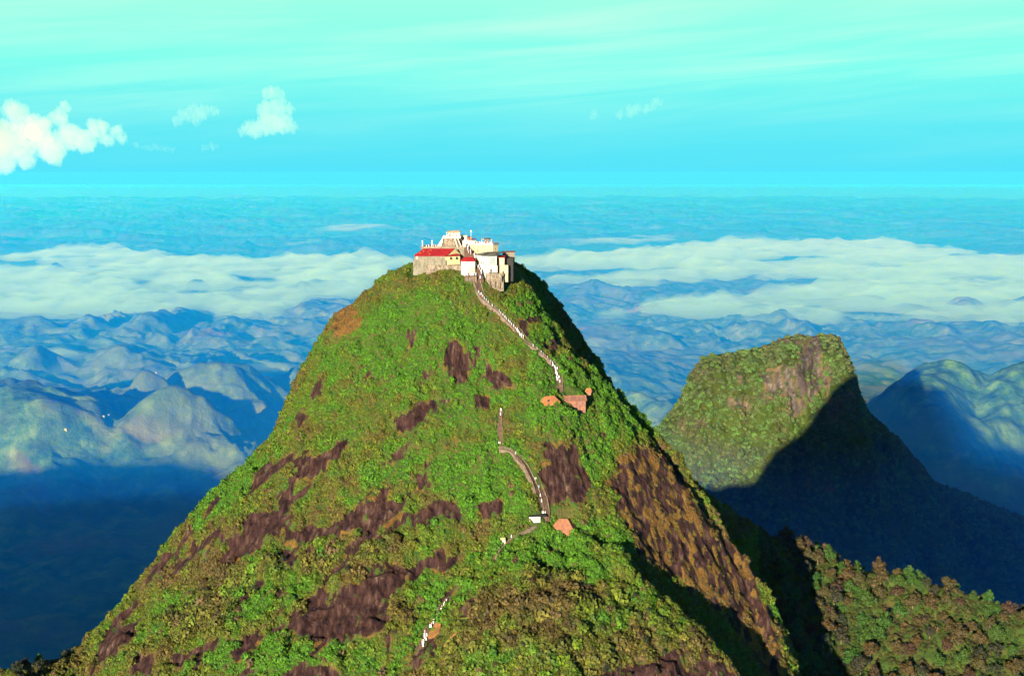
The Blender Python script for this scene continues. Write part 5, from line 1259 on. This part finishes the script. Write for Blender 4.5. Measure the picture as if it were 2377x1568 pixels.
for i in idx:
    x, y, z = pos[i]; qx, qy = project(x, y, z); t = TR.random(); redz = 1900 < qx
    kind = ('green' if t < 0.36 else 'olive' if t < 0.80 else 'dark' if t < .92 else 'brown') if qx < 2020 else ('olive' if t < 0.46 else 'brown' if t < 0.66 else 'green' if t < 0.86 else 'dark')
    sc = TR.uniform(1.05, 1.65); sz = 'small' if sc < 1.22 else 'broad' if sc > 1.48 else 'mid sized'
    crest = 1260 + (qx - 1820) * 0.34
    where = 'on the skyline of the right ridge' if qy < crest + 55 else 'beside the shadow edge of the right forest' if qx < 1910 else 'at the bottom edge of the right forest' if qy > 1490 else 'at the far right edge of the forest' if qx > 2250 else 'amid the lower right forest slope'
    where += (', left', ', middle', ', right')[0 if qx < 2000 else 1 if qx < 2200 else 2]
    tree((x, y, z - 2.0), kind, TR.randrange(3), sc, f'{sz} {KN[kind]} tree {where}', 'forest trees on the lower right ridge')
LZ = [(-60, 1500), (215, 1520), (190, 1568), (150, 1640), (-60, 1640)]
pos, ii, jj, nn_ = sample_surface(lambda p, a, b: 0.5 * inpoly(a, b, LZ), 120)
for i in poisson_pick(pos, 5.0, 26):
    x, y, z = pos[i]; kind = TR.choice(['dark', 'olive', 'dark', 'green', 'brown']); sc = TR.uniform(0.6, 0.95)
    tree((x, y, z - 0.6), kind, TR.randrange(3), sc, f'{"small" if sc < .78 else "larger"} {KN[kind]} tree on the ridge at the bottom left corner', 'trees on the bottom left ridge')
pos, ii, jj, nn_ = sample_surface(lambda p, a, b: 0.25 * (darkf[:-1] > 0.4), 30)
k_ = dpath(pos, 3.0); pos = pos[k_]
for i in poisson_pick(pos, 7.0, 78):
    x, y, z = pos[i]; qx, qy = project(x, y, z); kind = TR.choice(['dark', 'olive', 'olive', 'green', 'dark', 'brown']); sc = TR.uniform(0.40, 0.62)
    col_ = 'left' if qx < 1250 else 'middle' if qx < 1450 else 'right'; row_ = 'lower' if qy > 1480 else 'upper'
    where = f'on the {row_} {col_} part of the bottom knoll' if qx > 1050 else 'in the dark gully left of the big rock slab' if qx < 700 else 'below the middle left rock bands'
    tree((x, y, z - 0.5), kind, TR.randrange(3), sc, f'{"stunted" if sc < .5 else "bushy"} {KN[kind]} tree {where}', 'stunted trees among the scrub')
# ------------------------------------------------------------------ air
def build_haze(name, z0, z1, col, dens, g, label, inset=0):
    bm = bmesh.new(); bmesh.ops.create_cube(bm, size=1.0)
    me = bpy.data.meshes.new(name); bm.to_mesh(me); bm.free()
    o = link(name, me)
    o.scale = (100000 - inset, 64000 - inset, z1 - z0); o.location = (0, 28000, (z0 + z1) / 2)
    m = bpy.data.materials.new(name); m.use_nodes = True; N = m.node_tree.nodes; L = m.node_tree.links; N.clear()
    out = N.new('ShaderNodeOutputMaterial'); v = N.new('ShaderNodeVolumePrincipled')
    v.inputs['Color'].default_value = (*col, 1); v.inputs['Density'].default_value = dens
    v.inputs['Absorption Color'].default_value = (1, 1, 1, 1); v.inputs['Anisotropy'].default_value = g
    L.new(v.outputs[0], out.inputs['Volume']); me.materials.append(m)
    tag(o, label, kind='stuff')
# thin air everywhere, and the blue morning haze that lies under the inversion, below the summits
build_haze('haze', -1300.0, 62.0, (0.01, 0.25, 1.0), 0.7e-5, 0.05, 'thin clear blue air round the whole scene')
build_haze('valley_haze', -1290.0, -430.0, (0.003, 0.20, 1.0), 4.9e-4, 0.36, 'blue morning haze filling the valleys below the summits', 200)
